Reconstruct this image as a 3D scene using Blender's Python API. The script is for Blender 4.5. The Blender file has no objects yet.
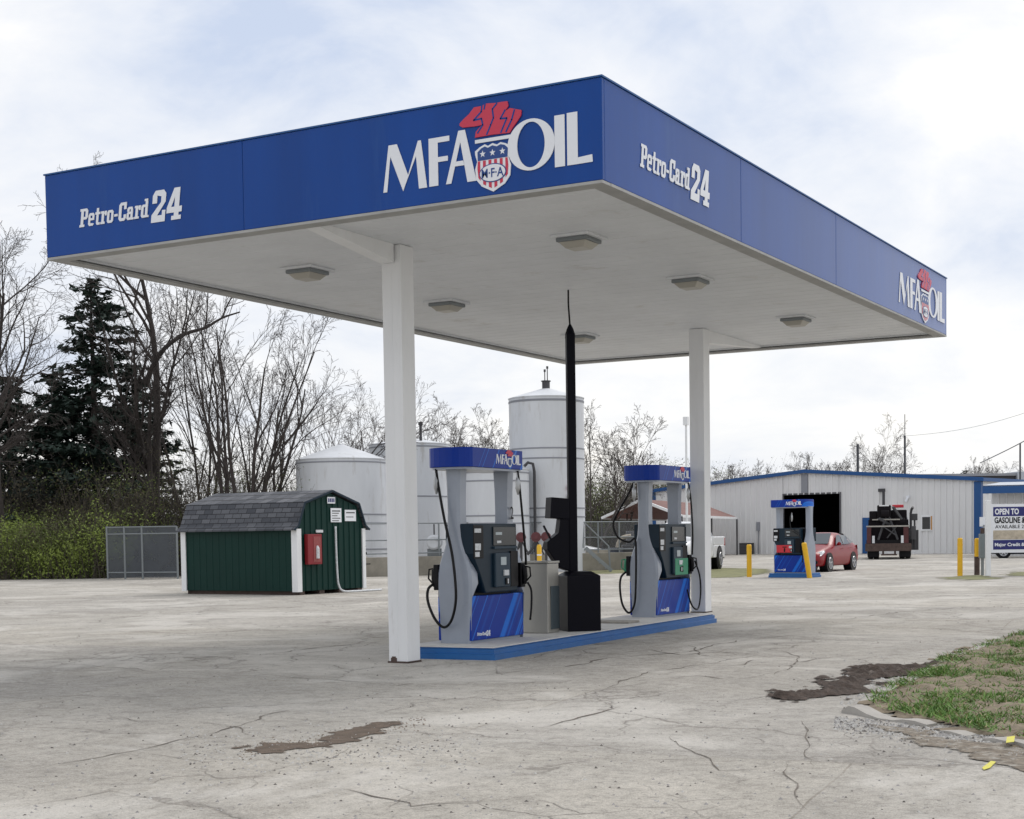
import bpy, bmesh, math, random
from mathutils import Vector, Matrix, noise
PI = math.pi
R = math.radians
sc = bpy.context.scene
col = sc.collection

# ------------------------------------------------------------------ camera
F, CX, CY, ROLL, PITCH, YAW = 1488.2387, 555.4317, 608.2555, -.0133, -.0485, -.4992
CP = Vector((6.2124, -12.4096, 1.428))
fwd = Vector((math.cos(PITCH)*math.sin(YAW), math.cos(PITCH)*math.cos(YAW), math.sin(PITCH)))
rt0 = Vector((math.cos(YAW), -math.sin(YAW), 0)); up0 = rt0.cross(fwd)
RT = math.cos(ROLL)*rt0 + math.sin(ROLL)*up0
UP = -math.sin(ROLL)*rt0 + math.cos(ROLL)*up0
cam = bpy.data.cameras.new('camera'); camo = bpy.data.objects.new('camera', cam); col.objects.link(camo)
camo.matrix_world = Matrix(((RT.x, UP.x, -fwd.x, CP.x), (RT.y, UP.y, -fwd.y, CP.y), (RT.z, UP.z, -fwd.z, CP.z), (0, 0, 0, 1)))
cam.sensor_width = 36; cam.lens = F/1024*36
cam.shift_x = -(CX-512)/1024; cam.shift_y = (CY-409.5)/1024
cam.clip_start = .1; cam.clip_end = 5000
sc.camera = camo

# ------------------------------------------------------------------ sky, sun, exposure
SUN_EL, SUN_AZ = R(52), Vector((.30, .95, 0)).normalized()
w = bpy.data.worlds.new('World'); sc.world = w; w.use_nodes = True
nt = w.node_tree; nt.nodes.clear()
def N(nt, t, **kw):
    n = nt.nodes.new(t)
    for k, v in kw.items():
        if hasattr(n, k): setattr(n, k, v)
        else: n.inputs[k.replace('_', ' ')].default_value = v
    return n
L = nt.links.new
sky = N(nt, 'ShaderNodeTexSky', sky_type='NISHITA', sun_disc=False)
sky.sun_elevation = SUN_EL; sky.sun_rotation = math.atan2(SUN_AZ.x, SUN_AZ.y)
tc = N(nt, 'ShaderNodeTexCoord'); sep = N(nt, 'ShaderNodeSeparateXYZ'); L(tc.outputs['Generated'], sep.inputs[0])
zc = N(nt, 'ShaderNodeMath', operation='MAXIMUM'); L(sep.outputs[2], zc.inputs[0]); zc.inputs[1].default_value = 0
za = N(nt, 'ShaderNodeMath', operation='ADD'); L(zc.outputs[0], za.inputs[0]); za.inputs[1].default_value = .32
dx = N(nt, 'ShaderNodeMath', operation='DIVIDE'); L(sep.outputs[0], dx.inputs[0]); L(za.outputs[0], dx.inputs[1])
dy = N(nt, 'ShaderNodeMath', operation='DIVIDE'); L(sep.outputs[1], dy.inputs[0]); L(za.outputs[0], dy.inputs[1])
cmb = N(nt, 'ShaderNodeCombineXYZ'); L(dx.outputs[0], cmb.inputs[0]); L(dy.outputs[0], cmb.inputs[1])
n1 = N(nt, 'ShaderNodeTexNoise', Scale=1.25, Detail=9, Roughness=.5, Distortion=.5); L(cmb.outputs[0], n1.inputs['Vector'])
n2 = N(nt, 'ShaderNodeTexNoise', Scale=3.6, Detail=9, Roughness=.6, Distortion=.3); L(cmb.outputs[0], n2.inputs['Vector'])
mixn = N(nt, 'ShaderNodeMath', operation='MULTIPLY_ADD'); L(n2.outputs[0], mixn.inputs[0]); mixn.inputs[1].default_value = .4
sc1 = N(nt, 'ShaderNodeMath', operation='MULTIPLY'); L(n1.outputs[0], sc1.inputs[0]); sc1.inputs[1].default_value = .65
L(sc1.outputs[0], mixn.inputs[2])
cr = N(nt, 'ShaderNodeValToRGB'); L(mixn.outputs[0], cr.inputs[0])
e = cr.color_ramp.elements
e[0].position = .40; e[0].color = (.60, .68, .84, 1)
e[1].position = .66; e[1].color = (1.18, 1.14, 1.07, 1)
m_ = e.new(.48); m_.color = (.80, .84, .92, 1)
m_ = e.new(.565); m_.color = (.95, .955, .97, 1)
hz_ = N(nt, 'ShaderNodeMapRange'); L(zc.outputs[0], hz_.inputs[0]); hz_.inputs[1].default_value = .0; hz_.inputs[2].default_value = .28; hz_.inputs[3].default_value = .45; hz_.inputs[4].default_value = 0.
hm = N(nt, 'ShaderNodeMixRGB'); L(hz_.outputs[0], hm.inputs[0]); L(cr.outputs[0], hm.inputs[1]); hm.inputs[2].default_value = (1.03, 1.0, .96, 1)
scl = N(nt, 'ShaderNodeVectorMath', operation='SCALE'); L(hm.outputs[0], scl.inputs[0]); scl.inputs['Scale'].default_value = 7.6
mx = N(nt, 'ShaderNodeMixRGB'); mx.inputs[0].default_value = .94; L(sky.outputs[0], mx.inputs[1]); L(scl.outputs[0], mx.inputs[2])
bg = N(nt, 'ShaderNodeBackground', Strength=.1); L(mx.outputs[0], bg.inputs[0])
wo = N(nt, 'ShaderNodeOutputWorld'); L(bg.outputs[0], wo.inputs[0])
sl = bpy.data.lights.new('sun', 'SUN'); sl.energy = 1.35; sl.angle = R(30); sl.color = (1, .955, .90)
so = bpy.data.objects.new('sun', sl); col.objects.link(so)
sd = Vector((SUN_AZ.x*math.cos(SUN_EL), SUN_AZ.y*math.cos(SUN_EL), math.sin(SUN_EL)))
so.rotation_euler = sd.to_track_quat('Z', 'Y').to_euler(); so.location = (0, 0, 40)
sc.view_settings.view_transform = 'Standard'; sc.view_settings.look = 'None'
sc.view_settings.exposure = .46; sc.view_settings.gamma = 1
sc.cycles.max_bounces = 6

# ------------------------------------------------------------------ helpers
def ray(u, v): return fwd + RT*((u-CX)/F) + UP*((CY-v)/F)
def ground(u, v, z=0.0):
    d = ray(u, v); t = (z-CP.z)/d.z; return CP + d*t
def hy(u): return 536.8 - .0133*(u-500)
def at(u, depth, z=0.0):
    """world point at image column u, at this depth along the view, at height z"""
    p = CP + ray(u, hy(u))*depth; return Vector((p.x, p.y, z))
def at3(u, v, depth): return CP + ray(u, v)*depth
CAMROT = .4992      # rotz that lines local +X with the camera's right

def pmat(name, c, rough=.6, metal=0., coat=0., var=.0, vscale=3., bump=0., bscale=40., spec=.5, alpha=1., emit=None, dirt=None, stretch=None, rcoat=.1):
    m = bpy.data.materials.new(name); m.use_nodes = True
    nt = m.node_tree; b = nt.nodes['Principled BSDF']; L = nt.links.new
    b.inputs['Base Color'].default_value = (*c, 1); b.inputs['Roughness'].default_value = rough
    b.inputs['Metallic'].default_value = metal; b.inputs['Coat Weight'].default_value = coat; b.inputs['Coat Roughness'].default_value = rcoat
    b.inputs['Specular IOR Level'].default_value = spec
    if alpha < 1: b.inputs['Alpha'].default_value = alpha
    tc = nt.nodes.new('ShaderNodeTexCoord'); src = tc.outputs['Object']
    if stretch:
        mp = nt.nodes.new('ShaderNodeMapping'); mp.inputs['Scale'].default_value = stretch; L(src, mp.inputs[0]); src = mp.outputs[0]
    last = None
    if var:
        n = nt.nodes.new('ShaderNodeTexNoise'); n.inputs['Scale'].default_value = vscale; n.inputs['Detail'].default_value = 8; n.inputs['Roughness'].default_value = .65
        L(src, n.inputs['Vector'])
        r = nt.nodes.new('ShaderNodeValToRGB'); L(n.outputs[0], r.inputs[0])
        r.color_ramp.elements[0].position = .3; r.color_ramp.elements[1].position = .72
        r.color_ramp.elements[0].color = (*[x*(1-var) for x in c], 1); r.color_ramp.elements[1].color = (*[min(1, x*(1+var)) for x in c], 1)
        last = r.outputs[0]; L(last, b.inputs['Base Color'])
    if dirt:   # (colour, scale, threshold, strength)
        n = nt.nodes.new('ShaderNodeTexNoise'); n.inputs['Scale'].default_value = dirt[1]; n.inputs['Detail'].default_value = 10; n.inputs['Roughness'].default_value = .7
        L(src, n.inputs['Vector'])
        r = nt.nodes.new('ShaderNodeValToRGB'); L(n.outputs[0], r.inputs[0])
        r.color_ramp.elements[0].position = dirt[2]; r.color_ramp.elements[1].position = min(1, dirt[2]+.14)
        r.color_ramp.elements[0].color = (0, 0, 0, 1); r.color_ramp.elements[1].color = (dirt[3],)*3+(1,)
        mx = nt.nodes.new('ShaderNodeMixRGB'); L(r.outputs[0], mx.inputs[0])
        if last: L(last, mx.inputs[1])
        else: mx.inputs[1].default_value = (*c, 1)
        mx.inputs[2].default_value = (*dirt[0], 1); L(mx.outputs[0], b.inputs['Base Color'])
    if bump:
        n = nt.nodes.new('ShaderNodeTexNoise'); n.inputs['Scale'].default_value = bscale; n.inputs['Detail'].default_value = 6
        L(src, n.inputs['Vector'])
        bp = nt.nodes.new('ShaderNodeBump'); bp.inputs['Strength'].default_value = bump; bp.inputs['Distance'].default_value = .02
        L(n.outputs[0], bp.inputs['Height']); L(bp.outputs[0], b.inputs['Normal'])
    if emit: b.inputs['Emission Color'].default_value = (*emit[0], 1); b.inputs['Emission Strength'].default_value = emit[1]
    return m

class MB:
    def __init__(s): s.v = []; s.f = []; s.mi = []
    def add(s, vs, fs, mi=0):
        o = len(s.v); s.v += [tuple(p) for p in vs]; s.f += [tuple(i+o for i in f) for f in fs]; s.mi += [mi]*len(fs); return s
    def box(s, x0, x1, y0, y1, z0, z1, mi=0):
        return s.add([(x0,y0,z0),(x1,y0,z0),(x1,y1,z0),(x0,y1,z0),(x0,y0,z1),(x1,y0,z1),(x1,y1,z1),(x0,y1,z1)],
                     [(0,3,2,1),(4,5,6,7),(0,1,5,4),(1,2,6,5),(2,3,7,6),(3,0,4,7)], mi)
    def obox(s, a, b, w, h, mi=0, upv=Vector((0,0,1))):
        """bar from a to b, w wide, h high"""
        a, b = Vector(a), Vector(b); d = (b-a).normalized(); sd = d.cross(upv)
        if sd.length < 1e-4: sd = Vector((1,0,0))
        sd.normalize(); u = sd.cross(d)
        q = []
        for p in (a, b):
            for i, j in ((-1,-1),(1,-1),(1,1),(-1,1)): q.append(p+sd*(w/2*i)+u*(h/2*j))
        return s.add(q, [(0,3,2,1),(4,5,6,7),(0,1,5,4),(1,2,6,5),(2,3,7,6),(3,0,4,7)], mi)
    def tube(s, pts, rad, n=8, caps=True, mi=0):
        pts = [Vector(p) for p in pts]
        if not isinstance(rad, (list, tuple)): rad = [rad]*len(pts)
        o = len(s.v); pr = None
        for i, p in enumerate(pts):
            d = (pts[min(i+1, len(pts)-1)]-pts[max(i-1, 0)])
            d = d.normalized() if d.length > 1e-9 else Vector((0,0,1))
            if pr is None:
                ref = Vector((0,0,1)) if abs(d.z) < .9 else Vector((1,0,0)); u = d.cross(ref).normalized()
            else:
                u = pr - d*pr.dot(d); u = u.normalized() if u.length > 1e-6 else d.cross(Vector((.3,.5,.8))).normalized()
            pr = u; v = d.cross(u)
            for k in range(n):
                a = 2*PI*k/n; s.v.append(tuple(p+u*(rad[i]*math.cos(a))+v*(rad[i]*math.sin(a))))
        for i in range(len(pts)-1):
            for k in range(n):
                s.f.append((o+i*n+k, o+i*n+(k+1)%n, o+(i+1)*n+(k+1)%n, o+(i+1)*n+k)); s.mi.append(mi)
        if caps:
            s.f.append(tuple(o+k for k in range(n))[::-1]); s.mi.append(mi)
            s.f.append(tuple(o+(len(pts)-1)*n+k for k in range(n))); s.mi.append(mi)
        return s
    def lathe(s, prof, n=48, c=(0,0), mi=0):
        o = len(s.v)
        for r, z in prof:
            for k in range(n):
                a = 2*PI*k/n; s.v.append((c[0]+r*math.cos(a), c[1]+r*math.sin(a), z))
        for i in range(len(prof)-1):
            for k in range(n): s.f.append((o+i*n+k, o+i*n+(k+1)%n, o+(i+1)*n+(k+1)%n, o+(i+1)*n+k)); s.mi.append(mi)
        s.f.append(tuple(o+k for k in range(n))[::-1]); s.mi.append(mi)
        s.f.append(tuple(o+(len(prof)-1)*n+k for k in range(n))); s.mi.append(mi)
        return s
    def prism(s, poly, fr, t, mi=0):
        """poly of (u,w) in the frame fr=(origin,u,w,normal), t thick towards the normal"""
        O, U, W, NN = fr; n = len(poly)
        a = [O+U*p[0]+W*p[1] for p in poly]; b = [p+NN*t for p in a]
        return s.add(a+b, [tuple(range(n))[::-1], tuple(range(n, 2*n))]+[(i, (i+1) % n, n+(i+1) % n, n+i) for i in range(n)], mi)
    def build(s, name, mats, parent=None, bevel=0, smooth=False, loc=None, rz=None):
        me = bpy.data.meshes.new(name); me.from_pydata(s.v, [], s.f); me.update()
        if not isinstance(mats, (list, tuple)): mats = [mats]
        for m in mats: me.materials.append(m)
        if len(mats) > 1: me.polygons.foreach_set('material_index', s.mi)
        bm = bmesh.new(); bm.from_mesh(me); 
        if len(bm.faces) < 20000: bmesh.ops.recalc_face_normals(bm, faces=bm.faces)
        bm.to_mesh(me); bm.free()
        o = bpy.data.objects.new(name, me); col.objects.link(o)
        if parent: o.parent = parent
        if loc is not None: o.location = loc
        if rz is not None: o.rotation_euler.z = rz
        if smooth:
            me.polygons.foreach_set('use_smooth', [True]*len(me.polygons))
            if smooth != 'all':
                try: me.set_sharp_from_angle(angle=R(35))
                except Exception: pass
        if bevel:
            b = o.modifiers.new('bevel', 'BEVEL'); b.width = bevel; b.segments = 2; b.limit_method = 'ANGLE'; b.angle_limit = R(40)
        return o
def tag(o, label=None, cat=None, group=None, kind=None):
    if label: o['label'] = label
    if cat: o['category'] = cat
    if group: o['group'] = group
    if kind: o['kind'] = kind
    return o
def thing(name, label, cat, loc=(0,0,0), rz=0, group=None):
    o = bpy.data.objects.new(name, None); col.objects.link(o); o.location = loc; o.rotation_euler = (0,0,rz); o.empty_display_size = .2
    return tag(o, label, cat, group)
def copy_tree(o, parent=None):
    c = o.copy(); col.objects.link(c)
    if parent: c.parent = parent
    for ch in list(o.children): copy_tree(ch, c)
    return c
def text_mb(txt, u0, u1, w0, w1, fr, t=.006, shear=0., off=0., mb=None):
    """writing fitted to the box u0..u1, w0..w1 of the frame fr"""
    cu = bpy.data.curves.new('t', 'FONT'); cu.body = txt; cu.shear = shear; cu.offset = off; cu.extrude = 0; cu.resolution_u = 3
    ob = bpy.data.objects.new('t', cu); col.objects.link(ob)
    dg = bpy.context.evaluated_depsgraph_get(); dg.update()
    me = bpy.data.meshes.new_from_object(ob.evaluated_get(dg))
    vs = [v.co.copy() for v in me.vertices]; fs = [tuple(p.vertices) for p in me.polygons]
    bpy.data.objects.remove(ob); bpy.data.curves.remove(cu); bpy.data.meshes.remove(me)
    mb = mb or MB()
    if not vs: return mb
    xa, xb = min(v.x for v in vs), max(v.x for v in vs); ya, yb = min(v.y for v in vs), max(v.y for v in vs)
    O, U, W, NN = fr
    q = [O+U*(u0+(v.x-xa)/(xb-xa)*(u1-u0))+W*(w0+(v.y-ya)/(yb-ya)*(w1-w0))+NN*t for v in vs]
    return mb.add(q, fs)
V = Vector
rnd = random.Random(7)

# ------------------------------------------------------------------ materials
M = {}
M['fascia'] = pmat('fascia_blue', (.0010, .052, .27), rough=.20, var=.12, vscale=1.3, stretch=(1, 1, .12), bump=.16, bscale=.9, dirt=((.03, .10, .30), 2.2, .58, .35))  # vertical streaks in the base colour imitate pale reflections; dirt adds stains
fb_ = M['fascia'].node_tree.nodes['Principled BSDF']; fb_.inputs['IOR'].default_value = 1.32; fb_.inputs['Sheen Weight'].default_value = .9; fb_.inputs['Sheen Roughness'].default_value = .24; fb_.inputs['Sheen Tint'].default_value = (.75,.82,1,1)
M['white_vinyl'] = pmat('white_vinyl', (.78, .8, .84), rough=.4)
M['red_vinyl'] = pmat('red_vinyl', (.56, .028, .07), rough=.4)
M['blue_vinyl'] = pmat('blue_vinyl', (.006, .05, .23), rough=.35)
M['white_paint'] = pmat('white_paint', (.79, .80, .81), rough=.5, var=.06, vscale=2, dirt=((.33, .29, .24), 5, .63, .35), stretch=(1, 1, .25))
M['soffit'] = pmat('soffit_white', (.70, .72, .745), rough=.5, var=.07, vscale=1.2, dirt=((.40, .37, .32), 1.1, .60, .5))
M['dark_edge'] = pmat('drip_edge', (.10, .10, .11), rough=.5)
M['pump_grey'] = pmat('pump_grey', (.30, .335, .40), rough=.36, coat=.4, var=.06, vscale=4, dirt=((.2, .2, .2), 7, .62, .35))
M['pump_navy'] = pmat('pump_navy', (.006, .020, .036), rough=.4, spec=.25)
M['pump_panel'] = pmat('pump_panel', (.020, .042, .065), rough=.45, spec=.3)
M['pump_black'] = pmat('pump_black', (.003, .003, .005), rough=.4, spec=.2)
M['rubber'] = pmat('rubber', (.003, .003, .004), rough=.4, spec=.25)
M['screen'] = pmat('screen_glass', (.02, .025, .03), rough=.15)
M['lcd'] = pmat('lcd', (.42, .48, .5), rough=.3)
M['lens'] = pmat('lamp_lens', (.42, .40, .35), rough=.35)
M['sticker'] = pmat('sticker', (.62, .64, .66), rough=.5, var=.3, vscale=30)
M['pump_green'] = pmat('pump_green', (.02, .25, .13), rough=.45)
M['pump_red'] = pmat('pump_red', (.55, .02, .035), rough=.45)
M['steel'] = pmat('steel', (.42, .43, .44), rough=.35, metal=.8, var=.1, vscale=6)
M['stainless'] = pmat('stainless', (.4, .39, .36), rough=.42, metal=.75, var=.12, vscale=2.5, stretch=(1, 1, .3))
M['kerb_blue'] = pmat('kerb_blue', (.010, .11, .34), rough=.45, var=.12, vscale=5, dirt=((.3, .3, .29), 11, .66, .7))
M['concrete'] = pmat('concrete', (.37, .35, .32), rough=.85, var=.14, vscale=4, bump=.25, bscale=60)
M['black_paint'] = pmat('black_paint', (.0025, .0025, .007), rough=.4, spec=.12)
M['yellow'] = pmat('yellow_paint', (.75, .43, .012), rough=.45, var=.08, vscale=6)
M['rust'] = pmat('rust', (.075, .05, .042), rough=.8, var=.4, vscale=5)
M['green_metal'] = pmat('green_siding', (.0015, .028, .022), rough=.5, spec=.2, var=.08, vscale=2)
M['shingle'] = None
M['tank'] = pmat('tank_white', (.60, .62, .65), rough=.55, var=.09, vscale=1, dirt=((.30, .27, .23), 2.6, .56, .42), stretch=(1, 1, .2))
M['tank_seam'] = pmat('tank_seam', (.26, .27, .3), rough=.6)
M['pipe_dark'] = pmat('pipe_dark', (.05, .05, .055), rough=.5)
M['pipe_grey'] = pmat('pipe_grey', (.22, .24, .25), rough=.5, metal=.3)
M['valve_red'] = pmat('valve_red', (.12, .035, .04), rough=.6)
M['bark'] = pmat('bark', (.045, .037, .034), rough=.9, var=.35, vscale=4)
M['bark_grey'] = pmat('bark_grey', (.085, .072, .06), rough=.9, var=.3, vscale=4)
M['twig_far'] = pmat('twig_far', (.065, .055, .05), rough=.9)
M['needle'] = pmat('needles', (.017, .036, .026), rough=.75, var=.4, vscale=1.2)
M['leaf_olive'] = pmat('leaf_olive', (.13, .165, .045), rough=.75, var=.35, vscale=.8)
M['leaf_brown'] = pmat('leaf_brown', (.085, .075, .042), rough=.85, var=.35, vscale=.8)
M['leaf_yellow'] = pmat('leaf_yellowgreen', (.24, .31, .06), rough=.7, var=.3, vscale=.8)
M['siding'] = pmat('metal_siding', (.74, .74, .74), rough=.42, var=.05, vscale=.7, dirt=((.33, .32, .31), 1.1, .62, .35), stretch=(1, 1, .15))
M['trim_blue'] = pmat('trim_blue', (.005, .075, .25), rough=.45)
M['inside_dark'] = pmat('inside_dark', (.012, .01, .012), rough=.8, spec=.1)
M['roof_metal'] = pmat('roof_metal', (.42, .45, .5), rough=.4, var=.06)
M['red_roof'] = pmat('red_roof', (.15, .055, .042), rough=.7, var=.3, vscale=2)
M['glass'] = pmat('window_glass', (.02, .022, .026), rough=.08)
M['car_red'] = pmat('car_red', (.22, .001, .006), rough=.35, spec=.3, coat=.2)
M['car_white'] = pmat('car_white', (.75, .76, .77), rough=.3, coat=.7)
M['car_dark'] = pmat('car_dark', (.02, .028, .045), rough=.3, coat=.7)
M['car_glass'] = pmat('car_glass', (.05, .06, .065), rough=.05, spec=.9)
M['tyre'] = pmat('tyre', (.012, .012, .012), rough=.75)
M['rim'] = pmat('rim', (.45, .46, .48), rough=.3, metal=.8)
M['headlamp'] = pmat('headlamp', (.55, .57, .6), rough=.15)
M['tail_red'] = pmat('tail_red', (.4, .01, .01), rough=.25)
M['sign_navy'] = pmat('sign_navy', (.012, .016, .14), rough=.5)
M['sign_tan'] = pmat('sign_tan', (.48, .42, .33), rough=.6, var=.3, vscale=6)
M['orange'] = pmat('orange_wood', (.5, .25, .08), rough=.6)

def dash(w_): return w_
# ------------------------------------------------------------------ ground
def ground_material():
    m = bpy.data.materials.new('worn_concrete'); m.use_nodes = True; nt = m.node_tree; b = nt.nodes['Principled BSDF']; L = nt.links.new
    def nn(t, **kw): return N(nt, t, **kw)
    tc = nn('ShaderNodeTexCoord'); P = tc.outputs['Object']
    def noi(s, d=8, r=.6, dist=0., vec=None):
        n = nn('ShaderNodeTexNoise', Scale=s, Detail=d, Roughness=r, Distortion=dist); L(vec or P, n.inputs['Vector']); return n.outputs[0]
    def ramp(x, stops):
        r = nn('ShaderNodeValToRGB'); L(x, r.inputs[0]); el = r.color_ramp.elements
        while len(el) < len(stops): el.new(.5)
        for k, (p, c) in enumerate(stops):
            el[k].position = p; el[k].color = (*c, 1) if isinstance(c, tuple) else (c, c, c, 1)
        return r.outputs[0]
    def mix(f, a, b_, t='MIX'):
        x = nn('ShaderNodeMixRGB', blend_type=t)
        for i, q in ((0, f), (1, a), (2, b_)):
            if isinstance(q, (int, float)): x.inputs[i].default_value = q if i == 0 else (q, q, q, 1)
            elif isinstance(q, tuple): x.inputs[i].default_value = (*q, 1)
            else: L(q, x.inputs[i])
        return x.outputs[0]
    base = ramp(noi(.22, 6), [(.3, (.35, .328, .293)), (.5, (.415, .392, .352)), (.7, (.485, .46, .418))])
    med = ramp(noi(1.3, 8, .65, .6), [(.32, .87), (.52, 1.0), (.72, 1.08)])
    c = mix(1., base, med, 'MULTIPLY')
    mp = nn('ShaderNodeMapping'); mp.inputs['Rotation'].default_value = (0, 0, R(-8)); L(P, mp.inputs[0])
    wz = nn('ShaderNodeTexNoise', Scale=.8, Detail=5.); L(P, wz.inputs['Vector'])
    wa = nn('ShaderNodeVectorMath', operation='MULTIPLY_ADD'); L(wz.outputs['Color'], wa.inputs[0]); wa.inputs[1].default_value = (.10,)*3; L(mp.outputs[0], wa.inputs[2])
    br = nn('ShaderNodeTexBrick'); L(wa.outputs[0], br.inputs['Vector']); br.offset = .37
    for k_, v_ in (('Scale', 1.), ('Mortar Size', .008), ('Mortar Smooth', .2), ('Brick Width', 4.7), ('Row Height', 3.9)): br.inputs[k_].default_value = v_
    br.inputs['Color1'].default_value = (.90, .90, .91, 1); br.inputs['Color2'].default_value = (1.08, 1.07, 1.05, 1); br.inputs['Mortar'].default_value = (.74, .71, .68, 1)
    jk = ramp(noi(.4, 4), [(.38, .15), (.52, 1.)])
    c = mix(jk, c, mix(1., c, br.outputs['Color'], 'MULTIPLY'))
    # weathered streaky stains
    st = ramp(noi(.55, 10, .7, 1.5), [(.54, 0.), (.68, .36)])
    c = mix(st, c, (.27, .25, .22))
    # aggregate
    fine = ramp(noi(95, 3, .7), [(.28, .52), (.5, 1.), (.72, 1.36)])
    c = mix(.75, c, mix(1., c, fine, 'MULTIPLY'))
    mid_ = ramp(noi(7, 8, .75, .4), [(.32, .66), (.5, 1.), (.68, 1.16)])
    c = mix(.8, c, mix(1., c, mid_, 'MULTIPLY'))
    fine2 = ramp(noi(28, 5, .75), [(.3, .7), (.5, 1.), (.7, 1.2)])
    c = mix(.8, c, mix(1., c, fine2, 'MULTIPLY'))
    # loose dark stones
    vo = nn('ShaderNodeTexVoronoi', Scale=16., feature='F1'); L(P, vo.inputs['Vector'])
    dot = ramp(vo.outputs['Distance'], [(.10, 1.), (.16, 0.)])
    sel = ramp(noi(2.2, 4), [(.5, 0.), (.6, 1.)])
    dm = mix(1., dot, sel, 'MULTIPLY')
    c = mix(mix(1., dm, .75, 'MULTIPLY'), c, (.16, .15, .14))
    # pale gravel wash
    gr = ramp(noi(.35, 7, .7, .8), [(.50, 0.), (.60, .6)])
    c = mix(gr, c, (.60, .575, .53))
    # cracks: warped voronoi edges, only where the slab is broken
    def cracks(scale, wid, warp, lo, hi, msc):
        wv = nn('ShaderNodeTexNoise', Scale=1.6, Detail=6.); L(P, wv.inputs['Vector'])
        vm = nn('ShaderNodeVectorMath', operation='MULTIPLY_ADD'); L(wv.outputs['Color'], vm.inputs[0]); vm.inputs[1].default_value = (warp,)*3; L(P, vm.inputs[2])
        v = nn('ShaderNodeTexVoronoi', Scale=scale, feature='DISTANCE_TO_EDGE'); L(vm.outputs[0], v.inputs['Vector'])
        e_ = ramp(v.outputs['Distance'], [(0., 1.), (wid, 0.)])
        k = ramp(noi(msc, 4, .6), [(lo, 0.), (hi, 1.)])
        return mix(1., e_, k, 'MULTIPLY')
    ck1 = cracks(.42, .011, .9, .44, .54, .3)
    ck2 = cracks(1.5, .018, .5, .53, .62, .45)
    ck = mix(1., ck1, ck2, 'LIGHTEN')
    c = mix(mix(1., ck, .62, 'MULTIPLY'), c, (.13, .115, .10))
    def band(scale, warp, wid, msc, lo, hi):
        wv = nn('ShaderNodeTexNoise', Scale=1.6, Detail=6.); L(P, wv.inputs['Vector'])
        vm = nn('ShaderNodeVectorMath', operation='MULTIPLY_ADD'); L(wv.outputs['Color'], vm.inputs[0]); vm.inputs[1].default_value = (warp,)*3; L(P, vm.inputs[2])
        v = nn('ShaderNodeTexVoronoi', Scale=scale, feature='DISTANCE_TO_EDGE'); L(vm.outputs[0], v.inputs['Vector'])
        e_ = ramp(v.outputs['Distance'], [(0., 1.), (wid, 0.)]); k = ramp(noi(msc, 4, .6), [(lo, 0.), (hi, 1.)])
        return mix(1., mix(1., e_, k, 'MULTIPLY'), ramp(noi(22, 6, .8), [(.48, 0.), (.58, 1.)]), 'MULTIPLY')
    cb_ = band(.42, .9, .085, .3, .42, .56)
    c = mix(mix(1., cb_, .55, 'MULTIPLY'), c, (.20, .185, .165))
    vd = nn('ShaderNodeTexVoronoi', Scale=.75, feature='F1'); L(P, vd.inputs['Vector'])
    od = mix(1., ramp(vd.outputs['Distance'], [(.04, 1.), (.15, 0.)]), ramp(noi(9, 6, .7), [(.42, .2), (.6, 1.)]), 'MULTIPLY')
    od = mix(1., od, ramp(noi(.5, 3), [(.48, 0.), (.6, 1.)]), 'MULTIPLY')
    c = mix(mix(1., od, .55, 'MULTIPLY'), c, (.12, .11, .10))
    grit = mix(1., ramp(noi(45, 2, .5), [(.62, 0.), (.67, 1.)]), ramp(noi(17, 4, .7), [(.60, 0.), (.66, 1.)]), 'LIGHTEN')
    c = mix(mix(1., grit, .45, 'MULTIPLY'), c, (.17, .16, .145))
    L(c, b.inputs['Base Color']); b.inputs['Roughness'].default_value = .88; b.inputs['Specular IOR Level'].default_value = .25
    h1 = noi(60, 4, .7); h2 = noi(5, 6, .7)
    hh = mix(.5, h1, h2)
    hc = mix(ck, hh, 0.)
    hc = mix(dm, hc, 1.)
    bp = nn('ShaderNodeBump', Strength=.8, Distance=.03); L(hc, bp.inputs['Height']); L(bp.outputs[0], b.inputs['Normal'])
    return m
M['ground'] = ground_material()
g = MB(); n = 60
g.add([(-1500,-1500,0),(1500,-1500,0),(1500,1500,0),(-1500,1500,0)], [(0,1,2,3)])
tag(g.build('ground', M['ground']), kind='structure', label='worn pale concrete and gravel forecourt')

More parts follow.
